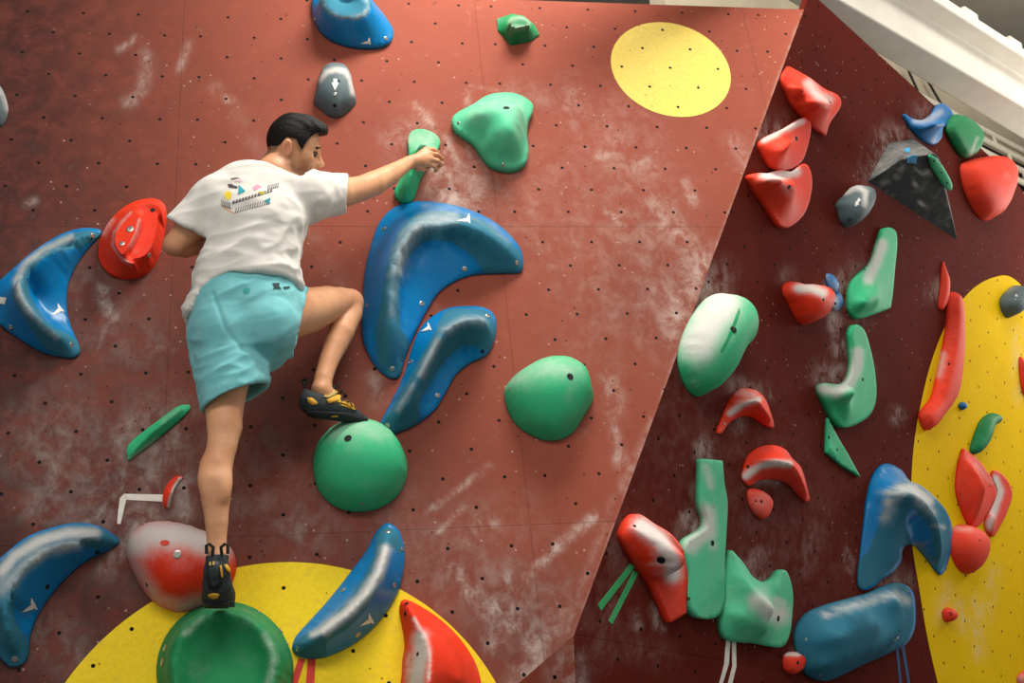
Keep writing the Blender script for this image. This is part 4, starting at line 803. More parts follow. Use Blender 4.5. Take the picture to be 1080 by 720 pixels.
hold('foothold', 'coral hold cut off by the lower right corner', R, [(1072,714),(1080,707),(1092,710),(1094,726),(1080,730)], 'coral', H=.05, p=.5, dens=12, chalk=[([(1076,716)],8,.5)])
hold('foothold', 'tiny red block with a chalky top at the left end of the blue pill-shaped hold', R, [(826,691),(832.5,687),(842,688),(845,692),(844.5,700),(840,708),(832.5,710.8),(826,706)], 'coral', H=.04, p=.35, dens=14, chalk=[([(828,689),(842,689.5)],3,1.0)], holes=[(841.5,698.5,.007)])
G = 'green tape pair'
strip('tape_strip', 'upper green tape strip pointing down-left from the long red slab', R, [[(665,594),(669.5,598),(634,643.8),(630.8,637.5)]], 'tape_green', group=G)
strip('tape_strip', 'lower green tape strip pointing down-left from the long red slab', R, [[(668,602),(673.5,604),(646,658),(642,654.5)]], 'tape_green', group=G)
G = 'white tape pair'
strip('tape_strip', 'left white tape strip hanging below the green tooth-shaped hold', R, [[(766,674),(770.5,674.5),(768.8,700),(762.5,720),(756,742),(751.5,742),(758.8,720),(764,700)]], 'tape_white', group=G)
strip('tape_strip', 'right white tape strip hanging below the green tooth-shaped hold', R, [[(772,674.5),(776.2,675),(776.8,702.5),(772.5,720),(766,742),(761.5,742),(768,720),(772.5,702.5)]], 'tape_white', group=G)
G = 'blue tape pair'
strip('tape_strip', 'left dark blue tape strip below the right end of the blue pill-shaped hold', R, [[(944.6,682),(947.5,681),(951,720),(953,742),(950.5,742),(948.6,720)]], 'tape_blue', group=G)
strip('tape_strip', 'right dark blue tape strip below the right end of the blue pill-shaped hold', R, [[(950.3,680.5),(953.6,679),(960,720),(964,742),(961.5,742),(957.3,720)]], 'tape_blue', group=G)
# ------------------------------------------------------------------ the climber, modelled as blended solids meshed by surface nets
from mathutils import noise as mnoise
class Vox:
    def __init__(s, lo, hi, h):
        s.lo = np.array(lo, float); s.h = h; s.n = np.ceil((np.array(hi) - s.lo) / h).astype(int) + 1
        s.f = np.full(s.n, .2, np.float32)
    def box(s, lo, hi):
        a = np.clip(np.floor((np.array(lo) - s.lo) / s.h).astype(int), 0, s.n); b = np.clip(np.ceil((np.array(hi) - s.lo) / s.h).astype(int) + 1, 0, s.n)
        ax = [(s.lo[i] + s.h * np.arange(a[i], b[i])).astype(np.float32) for i in range(3)]
        return tuple(slice(a[i], b[i]) for i in range(3)), np.stack(np.meshgrid(*ax, indexing='ij'), -1)
    def add(s, prim, k=.02):
        fn, lo, hi = prim; m = k + 3 * s.h; sl, P = s.box(np.array(lo) - m, np.array(hi) + m)
        if P.size == 0: return
        d = fn(P); f = s.f[sl]; hh = np.maximum(k - np.abs(f - d), 0) / k if k > 0 else 0
        s.f[sl] = np.minimum(f, d) - hh * hh * k * .25
    def sub(s, prim, k=.006):
        fn, lo, hi = prim; m = k + 3 * s.h; sl, P = s.box(np.array(lo) - m, np.array(hi) + m)
        if P.size == 0: return
        d = -fn(P); f = s.f[sl]; hh = np.maximum(k - np.abs(f - d), 0) / k
        s.f[sl] = np.maximum(f, d) + hh * hh * k * .25
    def mesh(s):
        f = s.f; ins = f < 0
        c = [(i, j, k) for i in (0, 1) for j in (0, 1) for k in (0, 1)]
        nx, ny, nz = f.shape
        cnt = np.zeros((nx-1, ny-1, nz-1), np.uint8)
        for i, j, k in c: cnt += ins[i:nx-1+i, j:ny-1+j, k:nz-1+k]
        act = (cnt > 0) & (cnt < 8); idx = np.argwhere(act); ids = np.full(act.shape, -1, np.int64); ids[act] = np.arange(len(idx))
        vals = np.stack([f[idx[:, 0]+i, idx[:, 1]+j, idx[:, 2]+k] for i, j, k in c], 1)
        acc = np.zeros((len(idx), 3)); num = np.zeros(len(idx)); ca = np.array(c, float)
        for a in range(8):
            for b in range(a + 1, 8):
                if np.abs(ca[a] - ca[b]).sum() != 1: continue
                va, vb = vals[:, a], vals[:, b]; m = (va < 0) != (vb < 0)
                t = np.where(m, va / np.where(m, va - vb, 1), 0)
                acc += np.where(m[:, None], ca[a] + t[:, None] * (ca[b] - ca[a]), 0); num += m
        V = s.lo + s.h * (idx + acc / num[:, None])
        F_ = []
        for ax in range(3):
            sl0 = [slice(None)] * 3; sl1 = [slice(None)] * 3; sl0[ax] = slice(0, -1); sl1[ax] = slice(1, None)
            a = ins[tuple(sl0)]; b = ins[tuple(sl1)]; ch = np.argwhere(a != b); o1, o2 = [(1, 2), (2, 0), (0, 1)][ax]
            ok = (ch[:, o1] > 0) & (ch[:, o2] > 0) & (ch[:, o1] < act.shape[o1]) & (ch[:, o2] < act.shape[o2]); ch = ch[ok]
            q = []
            for d1, d2 in ((0, 0), (1, 0), (1, 1), (0, 1)):
                e = ch.copy(); e[:, o1] -= d1; e[:, o2] -= d2; q.append(ids[e[:, 0], e[:, 1], e[:, 2]])
            q = np.stack(q, 1); fl = a[ch[:, 0], ch[:, 1], ch[:, 2]]
            q = np.where(fl[:, None], q, q[:, ::-1]); F_.append(q[(q >= 0).all(1)])
        return V, np.vstack(F_)
def smooth_mesh(V, Fq, it):
    E = np.vstack([Fq[:, [0, 1]], Fq[:, [1, 2]], Fq[:, [2, 3]], Fq[:, [3, 0]]]); n = len(V)
    for _ in range(it):
        acc = np.zeros_like(V); cnt = np.bincount(E[:, 0], minlength=n) + np.bincount(E[:, 1], minlength=n)
        for k in range(3): acc[:, k] = np.bincount(E[:, 0], V[E[:, 1], k], n) + np.bincount(E[:, 1], V[E[:, 0], k], n)
        V = .5 * V + .5 * acc / cnt[:, None]
    return V
def cone(a, b, r1, r2):
    a, b = np.array(a, float), np.array(b, float); R_ = max(r1, r2); ab = b - a; L = ab @ ab + 1e-12
    def fn(P):
        q = P - a.astype(np.float32); t = np.clip(q @ (ab / L).astype(np.float32), 0, 1)
        return np.linalg.norm(q - t[..., None] * ab.astype(np.float32), axis=-1) - (r1 + (r2 - r1) * t)
    return fn, np.minimum(a, b) - R_, np.maximum(a, b) + R_
def ellipsoid(c, r, ax=None):
    c = np.array(c, float); r = np.array(r, float); A = np.eye(3) if ax is None else np.array(ax, float)   # rows are the axes
    def fn(P):
        q = (P - c.astype(np.float32)) @ A.T.astype(np.float32); k0 = np.linalg.norm(q / r, axis=-1); k1 = np.linalg.norm(q / (r * r), axis=-1)
        return (k0 * (k0 - 1) / np.maximum(k1, 1e-6)).astype(np.float32)
    m = r.max(); return fn, c - m, c + m
def loft(pts, lat, pw=2.0):
    """pts: (centre, half width, half depth) down the spine; lat: sideways axis"""
    Cn = np.array([p[0] for p in pts]); A = np.array([p[1] for p in pts]); B = np.array([p[2] for p in pts]); m = max(A.max(), B.max())
    L = np.r_[0, np.cumsum(np.linalg.norm(np.diff(Cn, axis=0), axis=1))]
    def fn(P):
        best = None
        for i in range(len(Cn) - 1):
            a, b = Cn[i], Cn[i + 1]; ab = b - a; q = P - a.astype(np.float32); t = np.clip(q @ (ab / (ab @ ab)).astype(np.float32), 0, 1)
            w = q - t[..., None] * ab.astype(np.float32); l_ = np.asarray(lat) - ab * (np.asarray(lat) @ ab) / (ab @ ab); l_ /= np.linalg.norm(l_)
            dn = np.cross(l_, ab); dn /= np.linalg.norm(dn); ax_ = ab / np.linalg.norm(ab)
            x = np.abs(w @ l_.astype(np.float32)); y = np.abs(w @ dn.astype(np.float32)); z = w @ ax_.astype(np.float32)
            aa = A[i] + (A[i+1] - A[i]) * t; bb = B[i] + (B[i+1] - B[i]) * t; mm = np.minimum(aa, bb)
            d = (((x / aa) ** pw + (y / bb) ** pw + (np.abs(z) / mm) ** pw) ** (1 / pw) - 1) * mm
            best = d if best is None else np.minimum(best, d)
        return best.astype(np.float32)
    return fn, Cn.min(0) - m, Cn.max(0) + m
J = lambda x, y, n: BACK.p3(x, y, n)
SC = lambda px, p: px / F * float((RC @ p + TC)[2])          # pixels of width at a point -> metres
cr, cu, cb = RC[0], -RC[1], -RC[2]                              # camera right, up, towards the viewer, in wall coordinates
PB = J(240, 640, .2); 
person = bpy.data.objects.new('person', None); C.objects.link(person); person.matrix_world = W0 @ Matrix.Translation(PB)
tag(person, 'climber from behind in white t-shirt, light blue shorts and black climbing shoes, on the wall', 'person')
def part(name, V, F_, mat, parent=None, label=None):
    o = mesh_obj(name, np.asarray(V) - PB, F_, mat, None, None, True); o.parent = parent or person
    if label: o['label'] = label
    return o

# joints: photo position plus distance off the wall
hipL, hipR = J(238, 345, .38), J(282, 334, .37)
shL, shR, c7 = J(224, 213, .47), J(330, 208, .43), J(288, 183, .47)
elL, wrL = J(182, 259, .44), J(234, 252, .30)
elR, wrR = J(385, 198, .29), J(431, 171.5, .165)
print('bones: thighR %.2f shankR %.2f thighL %.2f shankL %.2f uarmR %.2f farmR %.2f uarmL %.2f farmL %.2f torso %.2f' % tuple(np.linalg.norm(a - b) for a, b in ((hipR, J(370,320,.10)), (J(370,320,.10), J(339,408,.2)), (hipL, J(235,468,.40)), (J(235,468,.40), J(228,578,.34)), (shR, elR), (elR, wrR), (shL, elL), (elL, wrL), ((hipL+hipR)/2, c7))))
lat = (shR - shL) / np.linalg.norm(shR - shL)
# head frame
pit, yaw = math.radians(11), math.radians(9)
HF = math.cos(yaw) * (math.cos(pit) * cr - math.sin(pit) * cu) - math.sin(yaw) * cb
HU = math.sin(pit) * cr + math.cos(pit) * cu; HU -= HF * (HU @ HF); HU /= np.linalg.norm(HU)
HL = np.cross(HU, HF)                                            # towards his left ear
HO = J(305, 156.5, .45)
HA = np.stack([HF, HL, HU])
Hp = lambda x, y, z: HO + x * HF + y * HL + z * HU

VS = .0042
allp = np.array([J(165,260,.7), J(470,110,0), J(470,660,.1), J(200,660,.45), J(340,110,.6), J(390,320,0)])
vb = Vox(allp.min(0) - .03, allp.max(0) + .03, VS)
def chain(v, pts, k):
    for i, ((a, r1), (b, r2)) in enumerate(zip(pts[:-1], pts[1:])): v.add(cone(a, b, r1, r2), k if i == 0 else .004)
# torso (under the shirt), neck
vb.add(loft([(J(280,200,.465), .12, .06), (J(270,235,.465), .135, .085), (J(265,275,.435), .125, .08), (J(260,335,.39), .135, .10)], lat), .02)
vb.add(cone(c7, Hp(-.010, 0, -.03), .054, .052), .02)
vb.add(cone(c7 - .02 * HU, shR, .040, .055), .02); vb.add(cone(c7 - .02 * HU, shL, .040, .055), .02)
# arms
def hand(v, wr, K, P1, P2, TP, th, rf=.0082):
    pc = sum(K) / 4
    for q in K: v.add(cone(wr * .75 + pc * .25, q, .017, .0115), .012)
    for a, b, c, d in zip(K, P1, P2, TP):
        v.add(cone(a, b, .0098, rf + .0006), .006); v.add(cone(b, c, rf + .0004, rf), .003); v.add(cone(c, d, rf, rf - .0012), .003)
    for a, b, r1, r2, k in zip(th[:-1], th[1:], (.015, .0105, .0095), (.0115, .0098, .008), (.01, .006, .003)): v.add(cone(a, b, r1, r2), k)
chain(vb, [(shR, .056), (J(358, 204, .36), .049), (J(380, 199, .30), .041), (J(394, 193.5, .27), .041), (J(410, 185, .23), .035), (J(424, 176, .185), .026), (wrR, .024)], .02)
hand(vb, wrR, [J(449,158,.152), J(453,162,.156), J(453,167.5,.154), J(450,172.5,.148)], [J(457,157.5,.136), J(461,163,.138), J(461.5,169.5,.134), J(457.5,175,.13)],
     [J(462,161,.10), J(466,167,.10), J(465.5,173,.096), J(461,178,.096)], [J(461,164.5,.072), J(464,170.5,.07), J(463,176,.068), J(459,180.5,.07)],
     [J(437,172,.158), J(440,177,.142), J(446,178.5,.128), J(452,177,.115)])
chain(vb, [(shL, .056), (J(205, 236, .46), .046), (J(184, 258, .44), .0345), (J(196, 258.5, .40), .038), (J(212, 256, .36), .034), (wrL, .026)], .02)
hx = [J(252,243,.27), J(254,248,.265), J(255,253,.262), J(255,258,.262)]
hand(vb, wrL, hx, [p + np.array([.034, .002, -.012]) for p in hx], [p + np.array([.05, .0, -.036]) for p in hx], [p + np.array([.046, -.002, -.056]) for p in hx],
     [wrL + np.array([.03, .014, -.03]), wrL + np.array([.05, .034, -.05]), wrL + np.array([.072, .04, -.07]), wrL + np.array([.09, .038, -.085])])
# legs
chain(vb, [(hipL, .085), (J(238, 400, .39), .068), (J(236.5, 430, .395), 0.0535), (J(237, 450, .40), 0.0484), (J(234.5, 469, .40), 0.0408), (J(229.5, 488, .395), 0.0417), (J(227, 506, .39), 0.0417), (J(227.7, 527, .375), 0.0383), (J(228.5, 550, .36), 0.0310), (J(228.6, 573, .345), 0.0258), (J(229, 592, .335), 0.0267)], .02)
vb.add(cone(J(229, 592, .335), J(230, 628, .22), .026, .026), .02)
vb.add(ellipsoid(J(218.5, 503, .40), (.022, .055, .024)), .02); vb.add(ellipsoid(J(235.5, 510, .405), (.022, .05, .024)), .02)
chain(vb, [(hipR, .09), (J(325, 327, .23), .072), (J(345, 321, .17), .060), (J(358, 318.5, .135), .049), (J(369, 319, .10), .046), (J(368, 331, .105), .043), (J(360, 350, .13), .041), (J(354, 363, .135), .038), (J(346.5, 381, .145), .031), (J(341, 399, .155), .0285), (J(339, 412, .155), .030)], .02)
vb.add(cone(J(339, 412, .155), J(368, 437, .112), .026, .014), .02)
vb.add(ellipsoid(J(337, 409, .177), (.013, .013, .013)), .012)
# head
vb.add(ellipsoid(Hp(.011, 0, .024), (.081, .073, .078), HA), .02)
vb.add(ellipsoid(Hp(.040, 0, -.035), (.052, .055, .072), HA), .03)
vb.add(cone(Hp(.005, .045, -.058), Hp(.072, .012, -.092), .018, .017), .02); vb.add(cone(Hp(.005, -.045, -.058), Hp(.072, -.012, -.092), .018, .017), .02)
vb.add(ellipsoid(Hp(.078, 0, -.090), (.016, .018, .016), HA), .015)
vb.add(cone(Hp(.082, .026, .012), Hp(.084, -.026, .012), .012, .012), .015)
vb.add(cone(Hp(.088, 0, .004), Hp(.1085, 0, -.029), .0078, .0105), .010); vb.add(cone(Hp(.096, .010, -.034), Hp(.096, -.010, -.034), .0085, .0085), .008)
vb.add(cone(Hp(.088, .014, -.056), Hp(.088, -.014, -.056), .0075, .0075), .008); vb.add(cone(Hp(.086, .013, -.066), Hp(.086, -.013, -.066), .008, .008), .006)
vb.add(ellipsoid(Hp(.062, -.042, -.022), (.02, .016, .016), HA), .02); vb.add(ellipsoid(Hp(.062, .042, -.022), (.02, .016, .016), HA), .02)
for sgn in (1, -1):
    vb.sub(ellipsoid(Hp(.088, sgn * .031, -.006), (.012, .014, .008), HA), .012)
    vb.add(ellipsoid(Hp(-.004, sgn * .082, -.012), (.019, .011, .033), HA), .004)
    vb.sub(ellipsoid(Hp(.000, sgn * .095, -.009), (.011, .010, .019), HA), .005)
V, Fq = vb.mesh(); V = smooth_mesh(V, Fq, 3)
SKIN = NT('skin'); _c = SKIN.coord(); _n = SKIN.noise(_c, 60, 4); _n2 = SKIN.noise(_c, 9, 3)
_b = SKIN.mix(SKIN.ramp(_n2, .3, .7), srgb('#dba37a'), srgb('#ce926a')); _b = SKIN.mix(SKIN.ramp(_n, .45, .8, 0, .25), _b, srgb('#b97a58'))
_b = SKIN.mix(SKIN.math('MULTIPLY', SKIN.attr('stubble'), SKIN.ramp(_n, .2, .6, .55, 1.0)), _b, srgb('#3a2a22')); _b = SKIN.mix(SKIN.attr('blush'), _b, srgb('#b8604a'))
SKIN.set(Base_Color=_b, Roughness=.5, Subsurface_Weight=.08, Specular_IOR_Level=.35); SKIN.b.inputs['Subsurface Radius'].default_value = (.012, .005, .003); SKIN.bump(_n, .12, .002)
SKIN = SKIN.m
body = part('body', V, Fq, SKIN)
hl = (V - HO) @ HA.T; hd = np.linalg.norm(V - HO, axis=1) < .16
jaw = np.exp(-((hl[:, 2] + .07) / .035) ** 2) * np.clip((hl[:, 0] + .02) / .04, 0, 1) * .62
XH = [-.12, -.085, -.05, -.03, -.012, .02, .042, .055, .075, .12]; ZH = [-.058, -.055, -.045, -.004, .026, .026, -.004, .035, .062, .070]
zh = np.interp(hl[:, 0], XH, ZH)
fade = np.clip((hl[:, 2] - zh + .028) / .03, 0, 1) * .8
fade[(np.abs(hl[:, 1]) > .078) | (hl[:, 0] > .06)] = 0
attr(body, 'stubble', np.where(hd, np.maximum(jaw, fade), 0))
attr(body, 'blush', np.where(hd, .5 * np.exp(-(np.linalg.norm(hl - [-.004, -.085, -.014], axis=1) / .025) ** 2), 0) + .35 * np.exp(-(np.linalg.norm(V - elL, axis=1) / .05) ** 2) + .35 * np.exp(-(np.linalg.norm(V - J(371, 319, .1), axis=1) / .05) ** 2))

# hair
vh = Vox(HO - .16, HO + .16, .003)
vh.add(ellipsoid(Hp(.010, 0, .026), (.086, .078, .083), HA), .01)
vh.add(ellipsoid(Hp(.030, 0, .074), (.070, .060, .040), HA), .02); vh.add(ellipsoid(Hp(.078, -.004, .074), (.030, .052, .026), HA), .02)
sl, P = vh.box(vh.lo, vh.lo + vh.h * (vh.n - 1)); q = (P - HO) @ HA.T
zz = np.interp(q[..., 0], XH, ZH); nz_ = .0022 * np.sin(q[..., 0] * 90 + q[..., 1] * 190) * np.sin(q[..., 1] * 150 + q[..., 2] * 60)
vh.f = np.maximum(vh.f + nz_ * np.clip((q[..., 2] - .05) / .03, 0, 1), (zz - q[..., 2]) * .8)
V, Fq = vh.mesh()
V = V + np.array([[0, 0, 0]])
HAIR = NT('black_hair'); _c = HAIR.coord((1, 1, 1)); _n = HAIR.noise(HAIR.coord((60, 260, 200), (.3, .5, .2)), 1.0, 4); _n2 = HAIR.noise(_c, 220, 3)
HAIR.set(Base_Color=HAIR.mix(HAIR.ramp(_n, .3, .7), srgb('#080706'), srgb('#161210')), Roughness=.6, Specular_IOR_Level=.2); HAIR.bump(HAIR.math('ADD', _n, _n2), .7, .004); HAIR = HAIR.m
part('hair', V, Fq, HAIR)
def ball(name, c, r, mat, parent=None, label=None):
    bm = bmesh.new(); bmesh.ops.create_uvsphere(bm, u_segments=16, v_segments=10, radius=r)
    v = [np.array(x.co[:]) + c for x in bm.verts]; bm.verts.index_update(); f = [[x.index for x in ff.verts] for ff in bm.faces]; bm.free(); return part(name, v, f, mat, parent, label)
EYEW = plain('eye_white', '#9d8a78', .4, var=.05); IRIS = plain('dark_iris', '#1c120c', .25, var=.1)
for sgn in (1, -1):
    e = ball('eye', Hp(.0775, sgn * .031, -.006), .0095, EYEW); ball('iris', Hp(.0835, sgn * .0335, -.0085), .0062, IRIS, e)
    pts = [Hp(.094, sgn * .012, .013), Hp(.093, sgn * .026, .0185), Hp(.083, sgn * .043, .0145)]
    o = tube('eyebrow', [p - PB for p in catmull([tuple(p[:2]) for p in pts], 4, False) @ np.zeros((2, 3)) + np.array([[np.interp(t, [0, 1, 2], [p[i] for p in pts]) for i in range(3)] for t in np.linspace(0, 2, 9)])], .0042, HAIR); o.parent = person
    pts = [Hp(.0885, sgn * .018, -.001), Hp(.0885, sgn * .031, .003), Hp(.080, sgn * .043, -.002)]
    o = tube('eyelashes', [p - PB for p in pts], .0017, HAIR); o.parent = person

# ------------------------------------------------------------------ clothes
def displaced(V, Fq, fn, it=2):
    me = bpy.data.meshes.new('tmp'); me.from_pydata([tuple(v) for v in V], [], Fq.tolist()); me.update()
    N = np.zeros(len(V) * 3); me.vertex_normals.foreach_get('vector', N); N = N.reshape(-1, 3); bpy.data.meshes.remove(me)
    return V + N * fn(V)[:, None]
def fnoise(V, ax, sc, seed):
    """folds: noise stretched along an axis"""
    ax = np.asarray(ax, float) / np.linalg.norm(ax); a = np.cross(ax, [.3, .2, .9]); a /= np.linalg.norm(a); b = np.cross(ax, a)
    Q = np.stack([V @ ax * sc[0], V @ a * sc[1], V @ b * sc[1]], 1) + seed
    return np.array([mnoise.noise(Vector(q)) for q in Q])
def shell(v, prims, th, k, cuts):
    inner = Vox(v.lo, v.lo + v.h * (v.n - 1), v.h)
    for p in prims: v.add(p, k); inner.add(p, k)
    sl, P = v.box(v.lo, v.lo + v.h * (v.n - 1))
    m = inner.n; g = inner.f[:v.n[0], :v.n[1], :v.n[2]] + th
    c = None
    for cu_ in cuts:
        d = cu_(P); c = d if c is None else np.maximum(c, d)
    v.f = np.maximum(np.maximum(v.f, -g), c.astype(np.float32))
# t-shirt
pts = np.array([J(165,230,.65), J(380,170,.2), J(200,345,.6), J(340,345,.2), J(380,170,.3), J(200,170,.7)])
vt = Vox(pts.min(0) - .03, pts.max(0) + .03, .0045)
sRa, sRb = J(322, 207, .445), J(366, 204, .345); sLa, sLb = J(228, 213, .472), J(197, 239.5, .455)
prims = [loft([(J(287,186,.468), .075, .066), (J(280,203,.468), .148, .088), (J(270,232,.468), .147, .112), (J(265,272,.44), .142, .106), (J(262,300,.415), .156, .118), (J(259,330,.39), .174, .132)], lat),
         cone(c7, sRa, .060, .078), cone(c7, sLa, .060, .072), cone(sRa, sRb + (sRb - sRa) * .3, .078, .058), cone(sLa, sLb + (sLb - sLa) * .3, .074, .060), cone(J(262,235,.47), J(293,232,.46), .09, .078)]
hem = [(J(x, y, .43)[0], J(x, y, .43)[1]) for x, y in ((190, 334), (203, 329), (212, 318), (224, 309), (242, 304), (300, 300.5), (332, 298))]
def cut_hem(P): return (np.interp(P[..., 0], [h[0] for h in hem], [h[1] for h in hem]) - P[..., 1] - .35 * (P[..., 2] - .43) * 0)
def plane_cut(p, d):
    d = d / np.linalg.norm(d); return lambda P: (P - p.astype(np.float32)) @ d.astype(np.float32)
def limited(cut, c, r): return lambda P: np.where(np.linalg.norm(P - c.astype(np.float32), axis=-1) < r, cut(P), -1)
collar = plane_cut(J(287, 175.5, .535), (Hp(-.012, 0, -.03) - c7) / np.linalg.norm(Hp(-.012, 0, -.03) - c7) + .25 * cb)
shell(vt, prims, .010, .03, [cut_hem, limited(plane_cut(sRb, np.cross(J(365.5,186,.35) - CAM, J(363,223,.35) - CAM) * np.sign(np.cross(J(365.5,186,.35) - CAM, J(363,223,.35) - CAM) @ cr)), sRb + (sRb - sRa) * .3, .15), limited(plane_cut(sLb, np.cross(J(212,247,.5) - J(180,231,.5), sLb - CAM) * np.sign(np.cross(J(212,247,.5) - J(180,231,.5), sLb - CAM) @ (sLb - sLa))), sLb + (sLb - sLa) * .25, .12), limited(collar, J(290, 172, .49), .115)])
V, Fq = vt.mesh(); V = smooth_mesh(V, Fq, 3)
low = lambda V: np.clip((J(266, 235, .45)[1] - V[:, 1]) / .16, 0, 1)
def folds(V):
    a = fnoise(V, cr * 1 + cu * .25, (4, 24), 3.1); b = fnoise(V, cr * .8 + cu * .6, (3.5, 13), 9.7); c = fnoise(V, cr * .3 + cu, (5, 22), 1.7); d = fnoise(V, cr, (9, 40), 5.0)
    lw = low(V); shd = np.exp(-(np.linalg.norm(V - sRa, axis=1) / .1) ** 2) + np.exp(-(np.linalg.norm(V - sLa, axis=1) / .1) ** 2)
    rid = lambda x: 1 - np.abs(x) * 2.2
    return .0045 * rid(a) * (.45 + .55 * lw) + .010 * rid(b) * lw + .0045 * c * (shd + .3) + .0022 * d
V = displaced(V, Fq, folds)
def cloth(name, col, col2, weave=900, sss=0.0):
    t = NT(name); co = t.coord(); n = t.noise(co, 18, 4); n2 = t.noise(co, weave, 2)
    t.set(Base_Color=t.mix(t.ramp(n, .3, .7), srgb(col), srgb(col2)), Roughness=.9, Specular_IOR_Level=.15, Sheen_Weight=.15); t.bump(n2, .25, .001); return t.m
TEE = cloth('white_cotton', '#dfdbd3', '#d6d1c8'); SHORT = cloth('light_blue_cotton', '#78bcc0', '#6aafb4')
shirt = part('t_shirt', V, Fq, TEE, label='white short-sleeved t-shirt with a small geometric print on the upper back')
# raycast marks onto a finished part
def bvh_of(o):
    me = o.data; return bvhtree.BVHTree.FromPolygons([tuple(np.array(v.co[:]) + PB) for v in me.vertices], [tuple(p.vertices) for p in me.polygons])
def mark(name, parent, bvh, polys, mat, lift=.0012, label=None, step=1.2, thick=0.0):
    v, f = [], []
    for q in polys:
        q = resample(np.array(q, float), step); s = len(v); res = geometry.delaunay_2d_cdt([Vector(a) for a in q], [(i, (i+1) % len(q)) for i in range(len(q))], [], 1, 1e-6)
        loc = []
        for a in res[0]:
            d = RC.T @ np.array([(a[0]-540)/F, (a[1]-360)/F, 1.0]); d /= np.linalg.norm(d)
            h_ = bvh.ray_cast(Vector(CAM), Vector(d)); loc.append((np.array(h_[0]), np.array(h_[1]), d) if h_[0] is not None else None)
        good = [l for l in loc if l is not None]
        if not good: continue
        for l in loc:
            if l is None: l = min(good, key=lambda g: 0); 
            n_ = l[1] if l[1] @ l[2] < 0 else -l[1]
            v.append(l[0] + n_ * lift)
        f += [tuple(s + i for i in t) for t in res[2]]
    o = part(name, v, f, mat, parent, label)
    if thick: m = o.modifiers.new('thickness', 'SOLIDIFY'); m.thickness = thick; m.offset = 0
    return o
bt = bvh_of(shirt); T12 = lambda L: [(215 + x / 12, 175 + y / 12) for x, y in L]
PR = {k: plain('print_' + k, c, .8, var=.08) for k, c in dict(yellow='#f2d52f', teal='#1f9aa8', pink='#ea94ac', olive='#a89a2c', ink='#4a4446', pale='#e9c3cc', orange='#e0a87c').items()}
mark('print', shirt, bt, [T12([(265,345),(300,312),(348,345),(348,400),(305,432),(265,392)])], PR['yellow'], label='yellow printed hexagon')
mark('print', shirt, bt, [T12([(440,238),(530,322),(436,364)])], PR['teal'], label='upper teal printed triangle')
mark('print', shirt, bt, [T12([(760,440),(842,398),(824,492)])], PR['teal'], label='lower teal printed triangle')
mark('print', shirt, bt, [T12([(605,278),(680,232),(735,270),(645,312)])], PR['pink'], label='pink printed diamond')
mark('print', shirt, bt, [T12([(690,328),(778,322),(772,362),(700,364)])], PR['olive'], label='olive printed block')
mark('print', shirt, bt, [T12([(395,195),(440,148),(495,205)])], PR['pale'], label='pale pink printed triangle')
mark('print', shirt, bt, [T12([(225,490),(300,545),(400,600),(395,612),(290,560),(220,505)])], PR['orange'], label='orange printed line')
def comb(x0, y0, x1, y1, n, up, lean, bar, duty=.5):
    # a bar with teeth: one connected printed mark
    low, top = [], []
    for i in range(n):
        for t, h_ in ((i / n, 0), (i / n, 1), ((i + duty) / n, 1), ((i + duty) / n, 0)):
            x, y = x0 + (x1 - x0) * t, y0 + (y1 - y0) * t; top.append((x + lean * h_, y - up * h_))
    top.append((x1, y1)); return T12(top + [(x1, y1 + bar), (x0, y0 + bar)])
mark('print', shirt, bt, [comb(360, 478, 872, 318, 13, 34, 12, 7, .62)], PR['ink'], step=.8, label='dark printed band of lettering-like strokes')
mark('print', shirt, bt, [comb(395, 590, 850, 470, 15, 62, 16, 5, .3)], PR['ink'], step=.8, label='fine dark printed hatching below the band')
mark('print', shirt, bt, [comb(800, 300, 950, 262, 6, 55, 16, 5, .35)], PR['ink'], step=.8, label='fine dark printed hatching at the right end')
mark('print', shirt, bt, [comb(228, 500, 350, 540, 5, 75, -6, 8, .4)], PR['ink'], step=.8, label='dark printed strokes at the lower left')
mark('print', shirt, bt, [T12([(300,232),(345,228),(385,250),(430,262),(425,290),(375,282),(318,276)])], PR['ink'], label='dark printed block')
mark('print', shirt, bt, [T12([(345,158),(425,148),(470,165),(425,160),(345,172)])], PR['ink'], label='thin dark printed stroke')
# shorts
pts = np.array([J(190,290,.6), J(345,290,.1), J(190,440,.6), J(345,440,.15), J(345,290,.5)])
vsn = Vox(pts.min(0) - .04, pts.max(0) + .04, .0045)
lA, lB = J(236, 348, .385), J(247, 411, .395); rA, rB = J(280, 336, .375), J(317, 336, .265)
prims = [loft([(J(264,296,.405), .140, .108), (J(260,325,.395), .166, .132), (J(256,352,.385), .150, .122)], lat), cone(lA, lB + (lB - lA) * .4, .104, .100), cone(rA, rB + (rB - rA) * .5, .112, .108), cone(J(268,350,.40), J(304,350,.31), .085, .075), ellipsoid(J(285, 345, .44), (.09, .085, .085)), ellipsoid(J(238, 345, .45), (.085, .09, .07))]
upv = J(264, 294, .40) - J(258, 340, .39)
dl = np.array([BACK.p3(213, 425, .48), BACK.p3(277, 399, .48), BACK.p3(262, 422, .30)]); nl = np.cross(dl[1] - dl[0], dl[2] - dl[0]); nl *= np.sign(nl @ (lB - lA))
dr = np.array([BACK.p3(325, 300, .23), BACK.p3(309, 371, .23)]); nr = np.cross(dr[1] - dr[0], dr[0] - CAM); nr *= np.sign(nr @ cr)
shell(vsn, prims, .010, .02, [plane_cut(J(264, 293, .40), upv), limited(plane_cut(dl[0] * .5 + dl[1] * .5, nl), lB + (lB - lA) * .5, .2), plane_cut((dr[0] + dr[1]) / 2, nr)])
V, Fq = vsn.mesh(); V = smooth_mesh(V, Fq, 3)
